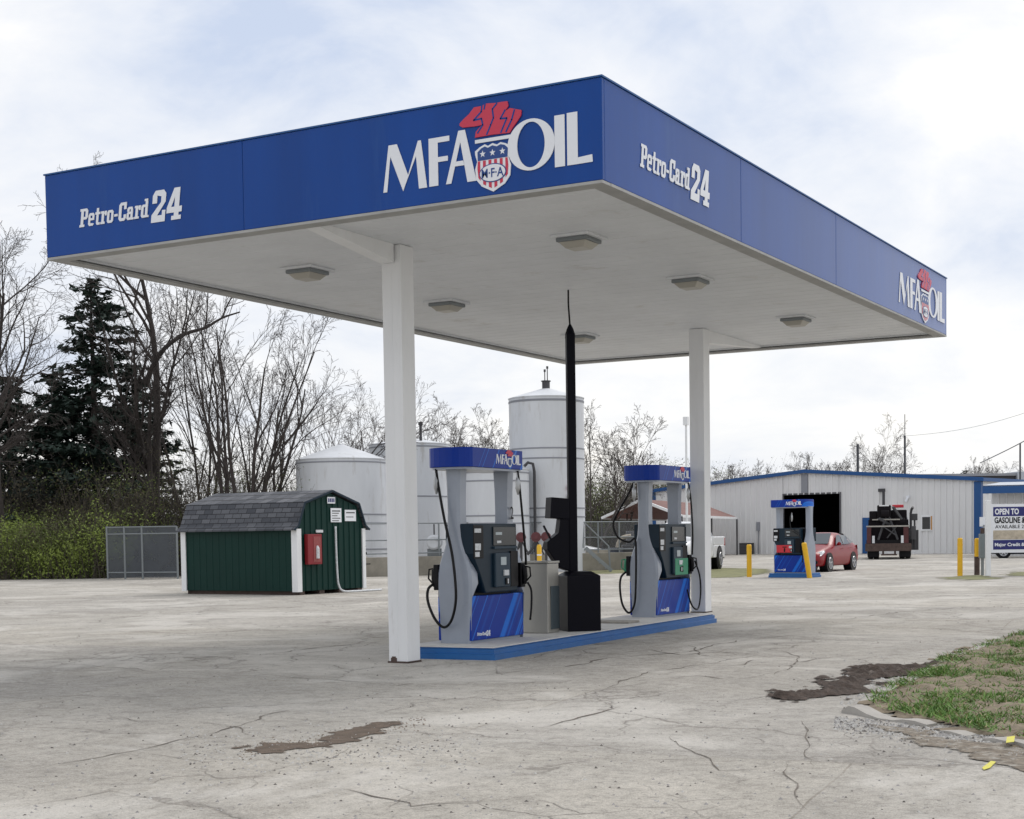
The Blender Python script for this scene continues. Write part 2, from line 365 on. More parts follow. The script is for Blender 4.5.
# cracks and joints that one can follow on the slab
M['crack'] = pmat('crack_dirt', (.15, .13, .11), rough=.95, var=.4, vscale=8)
CR = [([(0,776),(60,765),(130,752),(180,740),(235,728),(262,717),(300,708)], .035), ([(262,717),(330,722),(415,725),(512,732)], .02),
      ([(60,663),(100,667),(135,669),(160,672)], .05), ([(265,655),(300,650),(345,645),(372,642)], .07), ([(270,676),(340,680),(395,686),(440,680)], .03),
      ([(520,731),(560,724),(600,712),(640,703)], .035), ([(668,735),(690,748),(712,765),(722,770),(760,769),(800,766)], .026), ([(780,762),(798,784),(800,800),(815,815)], .02),
      ([(0,812),(60,800),(110,792),(170,800)], .022), ([(300,786),(345,790),(390,800),(408,808),(460,803),(512,800),(540,802)], .026), ([(560,668),(620,657),(690,652),(740,640)], .05),
      ([(740,640),(790,636),(840,641),(900,640)], .05), ([(600,690),(650,672),(700,665),(760,655)], .03), ([(690,645),(700,655),(730,660)], .04), ([(620,655),(560,650),(520,662)], .03),
      ([(0,700),(80,696),(160,700),(230,694)], .018), ([(440,680),(520,672),(560,668)], .03), ([(140,752),(200,763),(262,760),(330,766)], .02), ([(840,620),(900,612),(980,607)], .06), ([(720,668),(760,660),(800,662),(850,655)], .04), ([(600,655),(650,650),(680,655),(720,652),(760,655)], .05), ([(640,680),(700,676),(735,680),(780,672)], .03), ([(560,640),(600,645),(640,642)], .05), ([(780,650),(800,657),(790,668),(770,676)], .03), ([(450,700),(520,692),(600,690),(660,682)], .02), ([(230,800),(262,780),(280,766),(330,757),(360,745)], .015), ([(180,720),(235,728),(250,735),(300,728)], .02), ([(60,720),(110,716),(150,722),(210,716)], .02), ([(880,770),(930,775),(980,782),(1024,786)], .015), ([(690,725),(740,722),(800,726)], .02), ([(800,720),(806,733),(808,748),(815,770)], .018)]
cb = MB()
for pts, wd in CR:
    W_ = [ground(*p) for p in pts]; fine_ = []
    for a, b_ in zip(W_, W_[1:]):
        k = max(2, int((b_-a).length/.12))
        for i in range(k): fine_.append(a.lerp(b_, i/k))
    fine_.append(W_[-1]); vs = []; fs = []
    for i, p in enumerate(fine_):
        d = (fine_[min(i+1, len(fine_)-1)]-fine_[max(0, i-1)]).normalized(); s_ = V((-d.y, d.x, 0))
        off = s_*(noise.noise(p*2.3)*.10+noise.noise(p*9)*.03)
        ww = wd*(.12+abs(noise.noise(p*3.1+V((5,3,1))))*1.15)*min(1, i/4, (len(fine_)-1-i)/4)
        vs += [p+off-s_*ww/2+V((0,0,.004)), p+off+s_*ww/2+V((0,0,.004))]
    fs = [(2*i, 2*i+1, 2*i+3, 2*i+2) for i in range(len(fine_)-1)]
    cb.add(vs, fs)
tag(cb.build('pavement_cracks', M['crack']), kind='structure', label='dark dirt-filled cracks in the concrete')

def frayed(m, soft=.16, ns=14.):
    """the material thins out to bare ground at its rim, along a grainy line"""
    nt = m.node_tree; b = nt.nodes['Principled BSDF']; L = nt.links.new
    at_ = nt.nodes.new('ShaderNodeAttribute'); at_.attribute_name = 'rim'
    tc = nt.nodes.new('ShaderNodeTexCoord'); n1_ = nt.nodes.new('ShaderNodeTexNoise'); n1_.inputs['Scale'].default_value = ns; n1_.inputs['Detail'].default_value = 9; n1_.inputs['Roughness'].default_value = .8
    L(tc.outputs['Object'], n1_.inputs['Vector'])
    mr = nt.nodes.new('ShaderNodeMapRange'); L(at_.outputs['Fac'], mr.inputs[0]); mr.inputs[1].default_value = -soft*.5; mr.inputs[2].default_value = soft; mr.inputs[3].default_value = -.45; mr.inputs[4].default_value = .5
    ad = nt.nodes.new('ShaderNodeMath'); ad.operation = 'ADD'; L(mr.outputs[0], ad.inputs[0]); L(n1_.outputs[0], ad.inputs[1])
    r = nt.nodes.new('ShaderNodeMapRange'); L(ad.outputs[0], r.inputs[0]); r.inputs[1].default_value = .46; r.inputs[2].default_value = .58; L(r.outputs[0], b.inputs['Alpha']); return m
def patch(name, pts, mat, z, kind='structure', label=None, rough=.12, lump=0., res=.08, thr=0., solid=False):
    """a ragged sheet or low heap inside an outline on the ground"""
    P = [ground(*p) for p in pts]
    x0, x1 = min(p.x for p in P), max(p.x for p in P); y0, y1 = min(p.y for p in P), max(p.y for p in P)
    def inside(x, y):
        c = False; j = len(P)-1
        for i in range(len(P)):
            if (P[i].y > y) != (P[j].y > y) and x < (P[j].x-P[i].x)*(y-P[i].y)/(P[j].y-P[i].y)+P[i].x: c = not c
            j = i
        return c
    def edge(x, y):
        q = V((x, y, 0)); best = 9
        for i in range(len(P)):
            a, b_ = P[i-1], P[i]; ab = b_-a; t = max(0, min(1, (q-a).dot(ab)/ab.length_squared)); best = min(best, (q-(a+ab*t)).length)
        return best
    nx, ny = int((x1-x0+.6)/res)+1, int((y1-y0+.6)/res)+1
    idx = {}; vs = []; fs = []
    def vert(i, j):
        if (i, j) in idx: return idx[(i, j)]
        x, y = x0-.3+i*res, y0-.3+j*res
        d = edge(x, y)*(1 if inside(x, y) else -1); d += noise.noise(V((x*3, y*3, 2)))*rough+noise.noise(V((x*9, y*9, 4)))*rough*.5
        zz = z
        if lump: zz = z+lump*min(1, max(0, d)/.25)*(.45+.7*noise.noise(V((x*6, y*6, 7)))+.5*noise.noise(V((x*17, y*17, 7))))
        idx[(i, j)] = (len(vs), d); vs.append((x, y, max(zz, .004) if d > 0 else .004 if lump else z)); return idx[(i, j)]
    for i in range(nx):
        for j in range(ny):
            q = [vert(i, j), vert(i+1, j), vert(i+1, j+1), vert(i, j+1)]
            if (sum(a[1] > thr for a in q) >= 2) if solid else any(a[1] > -.14 for a in q): fs.append([a[0] for a in q])
    mb = MB(); mb.add(vs, fs)
    o = mb.build(name, mat, smooth='all' if lump else False)
    at_ = o.data.attributes.new('rim', 'FLOAT', 'POINT'); dd_ = [0.]*len(vs)
    for k_, d_ in idx.values(): dd_[k_] = d_
    at_.data.foreach_set('value', dd_)
    if solid: pass
    else: frayed(mat, *((.16, 14.) if 'verge' not in name else (1.0, 3.)))
    if 1: tag(o, label, None, None, kind); return o, inside, (x0, x1, y0, y1)
M['dirt'] = pmat('brown_dirt', (.19, .15, .115), rough=.95, var=.35, vscale=9, bump=.8, bscale=50, dirt=((.38, .35, .31), 7, .53, .85))
M['mulch'] = pmat('dark_mulch', (.062, .045, .036), rough=.95, var=.5, vscale=14, bump=.8, bscale=60, dirt=((.26, .23, .2), 8, .60, .8))
M['soil'] = pmat('grass_soil', (.21, .17, .12), rough=.95, var=.35, vscale=5, bump=.6, bscale=40)
patch('dirt_patch', [(240,749),(262,743),(300,741),(318,742),(312,734),(345,730),(368,724),(400,722),(418,726),(388,732),(360,741),(330,748),(290,752),(255,753)], pmat('wet_dirt', (.115, .085, .062), rough=.95, var=.4, vscale=9, bump=.9, bscale=50), .005, label='brown dirt filling a broken place in the concrete', rough=.22, res=.03)
patch('mulch_heap', [(778,697),(800,690),(832,684),(838,675),(856,668),(900,667),(945,664),(925,673),(885,681),(872,690),(842,699),(800,702)], M['mulch'], .004, kind='stuff', label='dark heap of wet dirt spilled beside the grass', rough=.45, lump=.075, res=.025)

# grass bed at the right with a broken kerb
GP = [(1024,634),(990,643),(945,658),(915,676),(886,690),(866,702),(880,712),(930,722),(980,735),(1024,742),(1130,770),(1300,770),(1300,630)]
bed, bed_in, bb = patch('grass_bed_soil', GP, M['soil'], .012, label='bare soil under the grass', solid=True, rough=.30, lump=.05, res=.07)
M['grass'] = [pmat('grass_a', (.075, .17, .025), rough=.7), pmat('grass_b', (.13, .24, .04), rough=.7), pmat('grass_dry', (.30, .25, .13), rough=.8)]
gm = MB(); r = random.Random(3)
for k in range(110000):
    x, y = r.uniform(bb[0], bb[1]), r.uniform(bb[2], bb[3])
    if x > 6.5 or y > 11 or not bed_in(x, y): continue
    dens = noise.noise(V((x*1.1, y*1.1, 3)))+.5*noise.noise(V((x*4, y*4, 8)))+.14+min(.35,max(0,(x-3)*.25))
    if r.random() > max(.07, min(1, dens*2.6)): continue
    h = r.uniform(.02, .065)*(1.15 if dens > .35 else .8); a = r.uniform(0, 2*PI); wd = r.uniform(.004, .009)
    dx_, dy_ = math.cos(a)*wd, math.sin(a)*wd; lx, ly = r.gauss(0, .03), r.gauss(0, .03)
    z0 = .03
    mi = 2 if r.random() < .14 else (0 if r.random() < .55 else 1)
    gm.add([(x-dx_, y-dy_, z0), (x+dx_, y+dy_, z0), (x+lx+dx_*.6, y+ly+dy_*.6, z0+h*.6), (x+lx*1.8, y+ly*1.8, z0+h)], [(0,1,2),(0,2,3)], mi)
tag(gm.build('grass', M['grass']), 'short patchy green grass at the edge of the forecourt', None, None, 'stuff')
# kerb pieces
kb = MB()
def kerb(pts, wd, h):
    W_ = [ground(*p) for p in pts]; q = []
    for i, p in enumerate(W_):
        d = (W_[min(i+1, len(W_)-1)]-W_[max(0, i-1)]).normalized(); s_ = V((-d.y, d.x, 0))
        hh = h*(.55+.9*noise.noise(p*2.7)); e2 = .3 if i in (0, len(W_)-1) else 1
        q += [p-s_*wd/2-V((0,0,.05)), p-s_*wd*.42+V((0,0,hh*e2)), p+s_*wd*.42+V((0,0,hh*e2)), p+s_*wd/2-V((0,0,.05))]
    fs = []
    for i in range(len(W_)-1):
        for k in range(3): fs.append((4*i+k, 4*i+k+1, 4*i+k+5, 4*i+k+4))
    fs += [(0,1,2,3), tuple(4*(len(W_)-1)+k for k in (3,2,1,0))]
    kb.add(q, fs)
kerb([(848,712),(855,713),(862,714),(874,717),(885,719),(898,721),(910,722),(922,725),(932,726)], .16, .07)
kerb([(948,731),(958,734),(972,736)], .15, .035); kerb([(988,739),(1000,741),(1012,743),(1024,746),(1080,762),(1130,775)], .16, .05)
kerb([(866,702),(890,690),(920,677),(950,661),(990,645),(1024,635),(1060,628)], .13, .045)
tag(kb.build('broken_kerb', M['concrete'], smooth=True), kind='structure', label='low broken concrete kerb round the grass')
# gravel scattered by the kerb
M['stones'] = [pmat('stone_pale', (.44, .43, .41), rough=.85), pmat('stone_grey', (.3, .29, .28), rough=.85), pmat('stone_dark', (.12, .11, .1), rough=.9), M['dirt'], M['mulch']]
gv = MB(); r = random.Random(5)
def stone(x, y, s, mi):
    q = [(x+s*r.uniform(.7,1.2)*math.cos(a), y+s*r.uniform(.7,1.2)*math.sin(a), 0.) for a in (0,1.25,2.5,3.8,5)]
    t = (x+r.gauss(0,s*.2), y+r.gauss(0,s*.2), s*r.uniform(.5,.95)); gv.add(q+[t], [(0,1,5),(1,2,5),(2,3,5),(3,4,5),(4,0,5)], mi)
for k in range(1800):
    u = 1024-r.random()**1.3*190; tt = (u-834)/190; v = 722+tt*22+r.gauss(0, 4+4*tt)
    if v < 716+tt*16: continue
    p = ground(u, v); stone(p.x, p.y, r.uniform(.006, .018), r.choice((0,0,1,1,2)))
for k in range(1700):
    p = ground(r.uniform(0, 1024), 600+220*r.random()**1.5); stone(p.x, p.y, r.uniform(.005, .014), r.choice((0,1,1,2)))
for k in range(320):
    u = r.uniform(240, 425); p = ground(u, 760-(u-225)*.17+r.gauss(-4, 4)); stone(p.x, p.y, r.uniform(.004, .012), 3)
for k in range(420):
    u = r.uniform(790, 950); p = ground(u, 694-(u-780)*.17+r.gauss(0, 5)); stone(p.x, p.y, r.uniform(.010, .030), 4)
for k in range(900):
    p = ground(r.uniform(180, 480), r.gauss(748, 14)); stone(p.x, p.y, r.uniform(.004, .013), r.choice((0,0,1,2)))
for k in range(900):
    p = ground(r.uniform(840, 960), r.gauss(688, 10)); stone(p.x, p.y, r.uniform(.006, .02), r.choice((0,0,1)))
tag(gv.build('loose_gravel', M['stones']), 'loose pale stones scattered on the concrete', None, None, 'stuff')
patch('dead_grass_litter', [(860,722),(900,728),(950,738),(1000,744),(1060,760),(1060,790),(1010,768),(950,752),(900,740)], pmat('litter', (.19, .16, .125), rough=.95, var=.5, vscale=16, bump=.8, bscale=50, dirt=((.36, .34, .30), 9, .5, .9)), .005, kind='structure', label='dark dead grass litter along the kerb', rough=.2, res=.04, lump=.02)
M['survey'] = pmat('survey_yellow', (.62, .57, .08), rough=.8, dirt=((.4, .38, .33), 40, .52, .8))
for nm, pts in (('paint_mark', [(1007,737),(1015,736),(1014,742),(1006,743)]), ('paint_mark', [(982,768),(991,761),(996,762),(990,768),(984,770)])):
    q = [ground(*p, z=.05 if pts[0][1] < 750 else .006) for p in pts]
    mk = MB().add(q+[p+V((0,0,.002)) for p in q], [tuple(range(len(q)))[::-1], tuple(range(len(q), 2*len(q)))])
    tag(mk.build(nm, M['survey']), kind='structure', label='dab of yellow survey paint')

# strips of grass further off
M['verge0'] = pmat('verge_grass', (.25, .235, .15), rough=.95, var=.4, vscale=2, bump=.5)
def strip(pts, z=.006): return patch('grass_verge', pts, pmat('verge_grass', (.19, .19, .09), rough=.95, var=.4, vscale=2, bump=.5), z, label='thin strip of worn grass', rough=.5, res=.4)
strip([(640,566),(700,567),(770,569),(775,573),(740,578),(690,578),(640,576)])
strip([(1005,572),(1060,571),(1060,577),(1002,576)])
strip([(930,578),(985,574),(1010,579),(960,581)], .007)
strip([(575,571),(640,569),(640,573),(575,575)])

# ------------------------------------------------------------------ canopy
W_C, D_C, HS, HT = 7.15, 12.78, 4.70, 5.63
canopy = thing('gas_station_canopy', 'large flat blue and white fuel canopy on two white columns over the pump island', 'canopy', (0,0,0))
def facia(a, b, nrm, name='fascia', seams=()):
    a, b = V(a), V(b); mb = MB(); n_ = V(nrm); t = .05
    cuts = [0]+[s for s in seams]+[(b-a).length]; d = (b-a).normalized()
    for i in range(len(cuts)-1):
        p, q = a+d*(cuts[i]+(.002 if i else 0)), a+d*(cuts[i+1]-(.002 if i < len(cuts)-2 else 0))
        mb.add([p, q, q-n_*t, p-n_*t]+[x+V((0,0,HT-HS)) for x in (p, q, q-n_*t, p-n_*t)], [(0,3,2,1),(4,5,6,7),(0,1,5,4),(1,2,6,5),(2,3,7,6),(3,0,4,7)])
    return mb.build(name, M['fascia'], canopy, bevel=.006)
facia((-W_C,0,HS), (0,0,HS), (0,-1,0), seams=(2.91,))
facia((0,.051,HS), (0,D_C-.051,HS), (1,0,0), seams=(3.41, 6.82))
facia((0,D_C,HS), (-W_C,D_C,HS), (0,1,0)); facia((-W_C,D_C-.051,HS), (-W_C,.051,HS), (-1,0,0))
mb = MB()      # thin dark cap along the top, pale return along the bottom
for (x0,x1,y0,y1) in ((-W_C-.012,.012,-.012,.062), (-W_C-.012,.012,D_C-.062,D_C+.012), (-W_C-.012,.05,.064,D_C-.064)):
    if y1-y0 > 1:
        mb.box(-W_C-.012,-W_C+.06,y0,y1,HT+.002,HT+.018); mb.box(-.06,.012,y0,y1,HT+.002,HT+.018)
    else: mb.box(x0,x1,y0,y1,HT+.002,HT+.018)
mb.build('top_flashing', M['trim_blue'], canopy)
mb = MB()
for (x0,x1,y0,y1) in ((-W_C,0,-.004,.17), (-W_C,0,D_C-.17,D_C+.004)): mb.box(x0,x1,y0,y1,HS-.03,HS-.003)
for (x0,x1,y0,y1) in ((-W_C-.004,-W_C+.17,.172,D_C-.172), (-.17,.004,.172,D_C-.172)): mb.box(x0,x1,y0,y1,HS-.03,HS-.003)
mb.build('bottom_trim', pmat('trim_grey', (.36,.36,.35), rough=.6, var=.15), canopy)
mb = MB(); k = int((D_C-.4)/.305); st = (D_C-.4)/k     # ribbed soffit planks running across
for i in range(k):
    y = .2+i*st; x0, x1 = -W_C+.17, -.17; zz = HS+.035
    q = [(y,zz+.012),(y+.012,zz),(y+st-.012,zz),(y+st,zz+.012)]
    vs = [(x0,a,b_) for a, b_ in q]+[(x1,a,b_) for a, b_ in q]
    mb.add(vs, [(j,j+1,j+5,j+4) for j in range(3)])
mb.box(-W_C+.05,-.05,.05,D_C-.05,HS+.06,HS+.5)
for (x0,x1,y0,y1) in ((-W_C+.06,-.06,.06,.2), (-W_C+.06,-.06,D_C-.2,D_C-.06)): mb.box(x0,x1,y0,y1,HS+.012,HS+.058)
for (x0,x1) in ((-W_C+.06,-W_C+.17), (-.17,-.06)): mb.box(x0,x1,.201,D_C-.201,HS+.012,HS+.058)
mb.build('soffit', M['soffit'], canopy)
mb = MB(); mb.box(-W_C+.03,-.03,.03,D_C-.03,HT-.12,HT-.08); mb.build('roof_deck', M['roof_metal'], canopy)
cols = [(-3.495, 1.755, 0.), (-3.31, 10.03, .15)]
for (x0, x1, ya, yb) in ((-3.62,-3.44,1.603,.18), (-3.40,-3.22,10.17,D_C-.18)):
    mb = MB(); mb.add([(x0,ya,HS-.17),(x1,ya,HS-.17),(x1,yb,HS+.0),(x0,yb,HS+.0),(x0,ya,HS+.034),(x1,ya,HS+.034),(x1,yb,HS+.034),(x0,yb,HS+.034)], [(0,3,2,1),(4,5,6,7),(0,1,5,4),(1,2,6,5),(2,3,7,6),(3,0,4,7)])
    mb.build('beam', M['white_paint'], canopy)
for i, (x, y, z0) in enumerate(cols):
    h = .128 if i == 0 else .125
    mb = MB(); mb.box(x-h, x+h, y-h, y+h, z0+(.02 if i == 0 else 0), HS+.03)
    mb.box(x-.003, x+.003, y-h-.003, y-h+.002, z0+.02, HS-.25)
    c = mb.build('column', M['white_paint'], canopy, bevel=.012)
    mb = MB(); mb.box(x-h-.012, x+h+.012, y-h-.012, y+h+.012, z0+.001, z0+.02)
    if i == 0:
        mb.box(x-.10,x-.02,y-h-.006,y-h+.01,.02,.06); mb.box(x-.085,x-.035,y-h-.0055,y-h+.01,.06,.075)
    mb.build('base_plate', M['rust'], c)
# writing and emblem on the canopy
FRF = (V((0,-.004,0)), V((1,0,0)), V((0,0,1)), V((0,-1,0)))
FRR = (V((.004,12.727,0)), V((0,1.174,0)), V((0,0,1)), V((1,0,0)))
def ell(cx, cz, rx, rz, n=40): return [(cx+rx*math.cos(2*PI*k/n), cz+rz*math.sin(2*PI*k/n)) for k in range(n)]
def ring(mb, o_, i_, fr, t):
    O, U, W, NN = fr; n = len(o_)
    a = [O+U*p[0]+W*p[1]+NN*t for p in o_]+[O+U*p[0]+W*p[1]+NN*t for p in i_]
    a += [p-NN*(t-.001) for p in a]
    fs = []
    for k in range(n):
        j = (k+1) % n; fs += [(k,j,n+j,n+k), (2*n+k,k,j,2*n+j)[::1], (n+k,n+j,3*n+j,3*n+k)]
    mb.add(a, fs)
def big_letters(fr, parent, t=.004):
    mb = MB(); mo = MB()
    for poly in ([(-2.442,4.87),(-2.37,5.325),(-2.33,5.325),(-2.36,5.15),(-2.396,4.87)], [(-2.37,5.325),(-2.27,5.325),(-2.14,5.0),(-2.204,4.857),(-2.345,5.20)],
                 [(-2.178,4.915),(-2.02,5.325),(-1.985,5.325),(-1.99,5.2),(-2.047,5.177)], [(-2.05,5.235),(-2.018,5.325),(-1.985,5.325),(-1.921,4.86),(-2.016,4.86)],
                 [(-1.895,4.862),(-1.895,5.325),(-1.79,5.325),(-1.79,4.862)], [(-1.79,5.325),(-1.655,5.325),(-1.655,5.275),(-1.79,5.275)], [(-1.79,5.135),(-1.675,5.135),(-1.675,5.088),(-1.79,5.088)],
                 [(-1.70,4.862),(-1.55,5.355),(-1.515,5.30),(-1.64,4.862)], [(-1.55,5.355),(-1.475,5.355),(-1.352,4.855),(-1.455,4.855)], [(-1.625,5.065),(-1.50,5.065),(-1.488,5.02),(-1.637,5.02)],
                 [(-.492,4.87),(-.492,5.345),(-.385,5.345),(-.385,4.87)], [(-.36,4.87),(-.36,5.35),(-.25,5.35),(-.25,4.87)], [(-.25,4.93),(-.10,4.94),(-.095,4.872),(-.25,4.87)]):
        (mo if poly[0][0] > -.6 else mb).prism(poly, fr, t); t += .0002
    ring(mo, ell(-.745,5.115,.255,.24), ell(-.745,5.115,.15,.212), fr, t+.003)
    mb.build('lettering', M['white_vinyl'], parent); mo.build('lettering', M['white_vinyl'], parent)
FL = [(-1.529,5.42),(-1.485,5.455),(-1.424,5.492),(-1.364,5.55),(-1.275,5.55),(-1.231,5.567),(-1.118,5.555),(-1.05,5.556),(-.992,5.553),(-.983,5.507),(-1.018,5.466),(-.964,5.485),(-.84,5.448),(-.846,5.4),(-.889,5.349),(-.938,5.299),(-.972,5.255),(-1.162,5.264),(-1.359,5.262),(-1.348,5.315),(-1.278,5.371),(-1.357,5.369),(-1.496,5.377),(-1.53,5.399)]
SH = [(-1.362,5.13),(-1.305,5.165),(-1.25,5.185),(-1.215,5.165),(-1.165,5.185),(-1.115,5.165),(-1.075,5.182),(-1.02,5.165),(-.965,5.13),(-.97,5.09),(-.99,5.03),(-.965,4.96),(-.975,4.86),(-1.034,4.79),(-1.163,4.727),(-1.29,4.79),(-1.352,4.86),(-1.362,4.96),(-1.338,5.03),(-1.358,5.09)]
def shrink(poly, c, k): return [(c[0]+(p[0]-c[0])*k, c[1]+(p[1]-c[1])*k) for p in poly]
def clip_band(poly, x0, x1):
    def cl(pl, xx, keep):
        out = []
        for i in range(len(pl)):
            a, b_ = pl[i-1], pl[i]; ia, ib = keep(a[0]-xx), keep(b_[0]-xx)
            if ia != ib: t = (xx-a[0])/(b_[0]-a[0]); out.append((xx, a[1]+(b_[1]-a[1])*t))
            if ib: out.append(b_)
        return out
    return cl(cl(poly, x0, lambda d: d >= 0), x1, lambda d: d <= 0)
def emblem(fr, parent, sc_=None):
    em = MB().prism(SH, fr, .010).build('emblem', M['white_vinyl'], parent)
    MB().prism(FL, fr, .012).build('flame', M['red_vinyl'], em)
    mb = MB()
    O, U, W, NN = fr
    for ln in ([(-1.275,5.548),(-1.282,5.497),(-1.37,5.427),(-1.281,5.432),(-1.268,5.37),(-1.328,5.30)], [(-1.238,5.564),(-1.25,5.516)], [(-1.108,5.549),(-1.158,5.503),(-1.148,5.419),(-1.18,5.357),(-1.225,5.273)],
               [(-1.018,5.474),(-1.072,5.40),(-1.0,5.397),(-1.068,5.27)], [(-.916,5.461),(-.947,5.374),(-1.012,5.27)]):
        for a, b_ in zip(ln, ln[1:]):
            p, q = V(a), V(b_); d = (q-p).normalized(); s_ = V((-d.y, d.x))*.008; p = p-d*.004; q = q+d*.004
            mb.prism([tuple(p-s_), tuple(q-s_), tuple(q+s_), tuple(p+s_)], (O+NN*.011, U, W, NN), .003)
    mb.build('flame_line', M['fascia'], em)
    MB().prism([(-1.36,5.205),(-1.36,5.238),(-.965,5.238),(-.965,5.205)], fr, .010).build('torch_bar', M['white_vinyl'], em)
    fr2 = (O+NN*.010, U, W, NN); ins = shrink(SH, (-1.164, 4.97), .88)
    chief = [p for p in ins if p[1] > 5.025]; chief = sorted(chief, key=lambda p: -math.atan2(p[1]-5.05, p[0]+1.164))
    top = [(-1.332,5.118),(-1.29,5.15),(-1.25,5.163),(-1.215,5.147),(-1.165,5.163),(-1.115,5.147),(-1.075,5.162),(-1.03,5.15),(-.995,5.118),(-1.0,5.035),(-1.33,5.035)]
    MB().prism(top, fr2, .003).build('shield_field', M['blue_vinyl'], em)
    low = [p for p in ins if p[1] <= 5.03]
    low = [(-1.33,5.03)]+[(-1.335,4.96),(-1.325,4.875),(-1.275,4.81),(-1.163,4.755),(-1.05,4.81),(-1.0,4.875),(-.992,4.96),(-1.0,5.03)]
    mb = MB(); nst = 11; x0 = -1.335; wst = .343/nst
    for i in range(0, nst, 2):
        q = clip_band(low, x0+i*wst, x0+(i+1)*wst)
        if len(q) > 2: mb.prism(q, fr2, .003)
    mb.build('shield_stripe', M['red_vinyl'], em)
    for cx_ in (-1.273, -1.163, -1.053):
        st_ = [(cx_+(.034 if k % 2 == 0 else .014)*math.sin(k*PI/5), 5.094+(.034 if k % 2 == 0 else .014)*math.cos(k*PI/5)) for k in range(10)]
        MB().prism(st_, (O+NN*.013, U, W, NN), .003).build('star', M['white_vinyl'], em)
    MB().prism(ell(-1.163,4.905,.150,.088,32), fr2, .006).build('oval_border', M['blue_vinyl'], em)
    MB().prism(ell(-1.163,4.905,.140,.079,32), fr2, .008).build('oval', M['white_vinyl'], em)
    text_mb('M·F·A', -1.285, -1.041, 4.862, 4.948, (O+NN*.019, U, W, NN), .001, off=.018).build('emblem_letters', M['blue_vinyl'], em)
big_letters(FRF, canopy); emblem(FRF, canopy)
big_letters(FRR, canopy); emblem(FRR, canopy)
def bar(x0, y0, x1, y1, c=0.):
    """a rectangle, its corners cut by c"""
    if not c: return [(x0,y0),(x1,y0),(x1,y1),(x0,y1)]
    return [(x0+c,y0),(x1-c,y0),(x1,y0+c),(x1,y1-c),(x1-c,y1),(x0+c,y1),(x0,y1-c),(x0,y0+c)]
def bowl(x0, y0, x1, y1, h, v, parts='ltrb', c=.10):
    """pieces of a squared ring: uprights h wide, tops v thick"""
    o = []
    if 'l' in parts: o.append([(x0,y0+c),(x0+h,y0+c*.7),(x0+h,y1-c*.7),(x0,y1-c)])
    if 'r' in parts: o.append([(x1-h,y0+c*.7),(x1,y0+c),(x1,y1-c),(x1-h,y1-c*.7)])
    if 't' in parts: o.append([(x0,y1-c-.001),(x0+h,y1-v-.02),(x1-h,y1-v-.02),(x1,y1-c-.001),(x1-c,y1),(x0+c,y1)])
    if 'b' in parts: o.append([(x0,y0+c+.001),(x0+c,y0),(x1-c,y0),(x1,y0+c+.001),(x1-h,y0+v+.02),(x0+h,y0+v+.02)])
    return o
SLAB = {
 'P': (.66, [bar(.08,0,.29,1), bar(0,0,.40,.13), bar(0,.87,.3,1)]+bowl(.20,.40,.64,1,.20,.13,'trb',.11)),
 'e': (.50, bowl(0,0,.48,.7,.16,.12,'ltb')+[bar(.32,.32,.48,.60), bar(.12,.30,.48,.42)]),
 't': (.42, [bar(.10,.08,.27,.92), bar(0,.57,.40,.70), [(.10,.1),(.18,0),(.40,0),(.40,.13),(.27,.13),(.2,.2)]]),
 'r': (.47, [bar(.07,0,.25,.7), bar(0,0,.34,.12), bar(0,.58,.25,.7), [(.22,.50),(.30,.70),(.46,.70),(.46,.45),(.33,.45),(.33,.56)]]),
 'o': (.51, bowl(0,0,.49,.7,.165,.12)),
 '-': (.33, [bar(.02,.30,.28,.43)]),
 'C': (.60, bowl(0,0,.58,1,.20,.14,'ltb',.13)+[bar(.40,.62,.58,1), bar(.40,.12,.58,.34)]),
 'a': (.57, [bar(.30,.02,.46,.60), bar(.30,0,.56,.11)]+[[(.03,.45),(.19,.45),(.19,.56),(.30,.58),(.46,.55),(.40,.70),(.12,.70),(.03,.62)]]+bowl(0,0,.40,.44,.16,.11,'ltb',.09)),
 'd': (.60, [bar(.31,0,.48,1), bar(.22,.88,.48,1), bar(.31,0,.59,.11)]+bowl(0,0,.40,.70,.165,.12,'ltb',.1)),
 '2': (.68, [bar(0,.60,.22,.86), [(0,.85),(.12,1),(.52,1),(.64,.88),(.42,.80),(.22,.84)], [(.42,.82),(.64,.88),(.64,.62),(.26,.20),(0,.20),(0,.24),(.42,.62)], bar(0,0,.66,.21), bar(.50,.15,.66,.36)]),
 '4': (.74, [[(.30,1),(.50,1),(.20,.40),(0,.40)], bar(.36,0,.58,1), bar(0,.23,.72,.41), bar(.25,0,.70,.13)]),
}
def slab_text(txt, x0, x1, z0, z1, fr, t, shear=.14):
    wt = sum(SLAB[c][0]+.045 for c in txt)-.045; sx = (x1-x0)/wt; sz = z1-z0; mb = MB(); x = 0; k = 0
    for c in txt:
        for poly in SLAB[c][1]:
            mb.prism([(x0+(x+p[0])*sx+p[1]*sz*shear, z0+p[1]*sz) for p in poly], fr, t+k*.00015); k += 1
        x += SLAB[c][0]+.045
    return mb
def petro(fr, x0, name='lettering', parent=None, k=1., mat='white_vinyl', z=4.985, t=.004):
    slab_text('Petro-Card', x0, x0+1.05*k, z, z+.20*k, fr, t).build(name, M[mat], parent)
    slab_text('24', x0+1.08*k, x0+1.52*k, z-.07*k, z+.27*k, fr, t).build('number_lettering', M[mat], parent)
petro(FRF, -6.62, parent=canopy)
petro((V((.004,0,0)), V((0,1,0)), V((0,0,1)), V((1,0,0))), .80, parent=canopy, k=1.13)

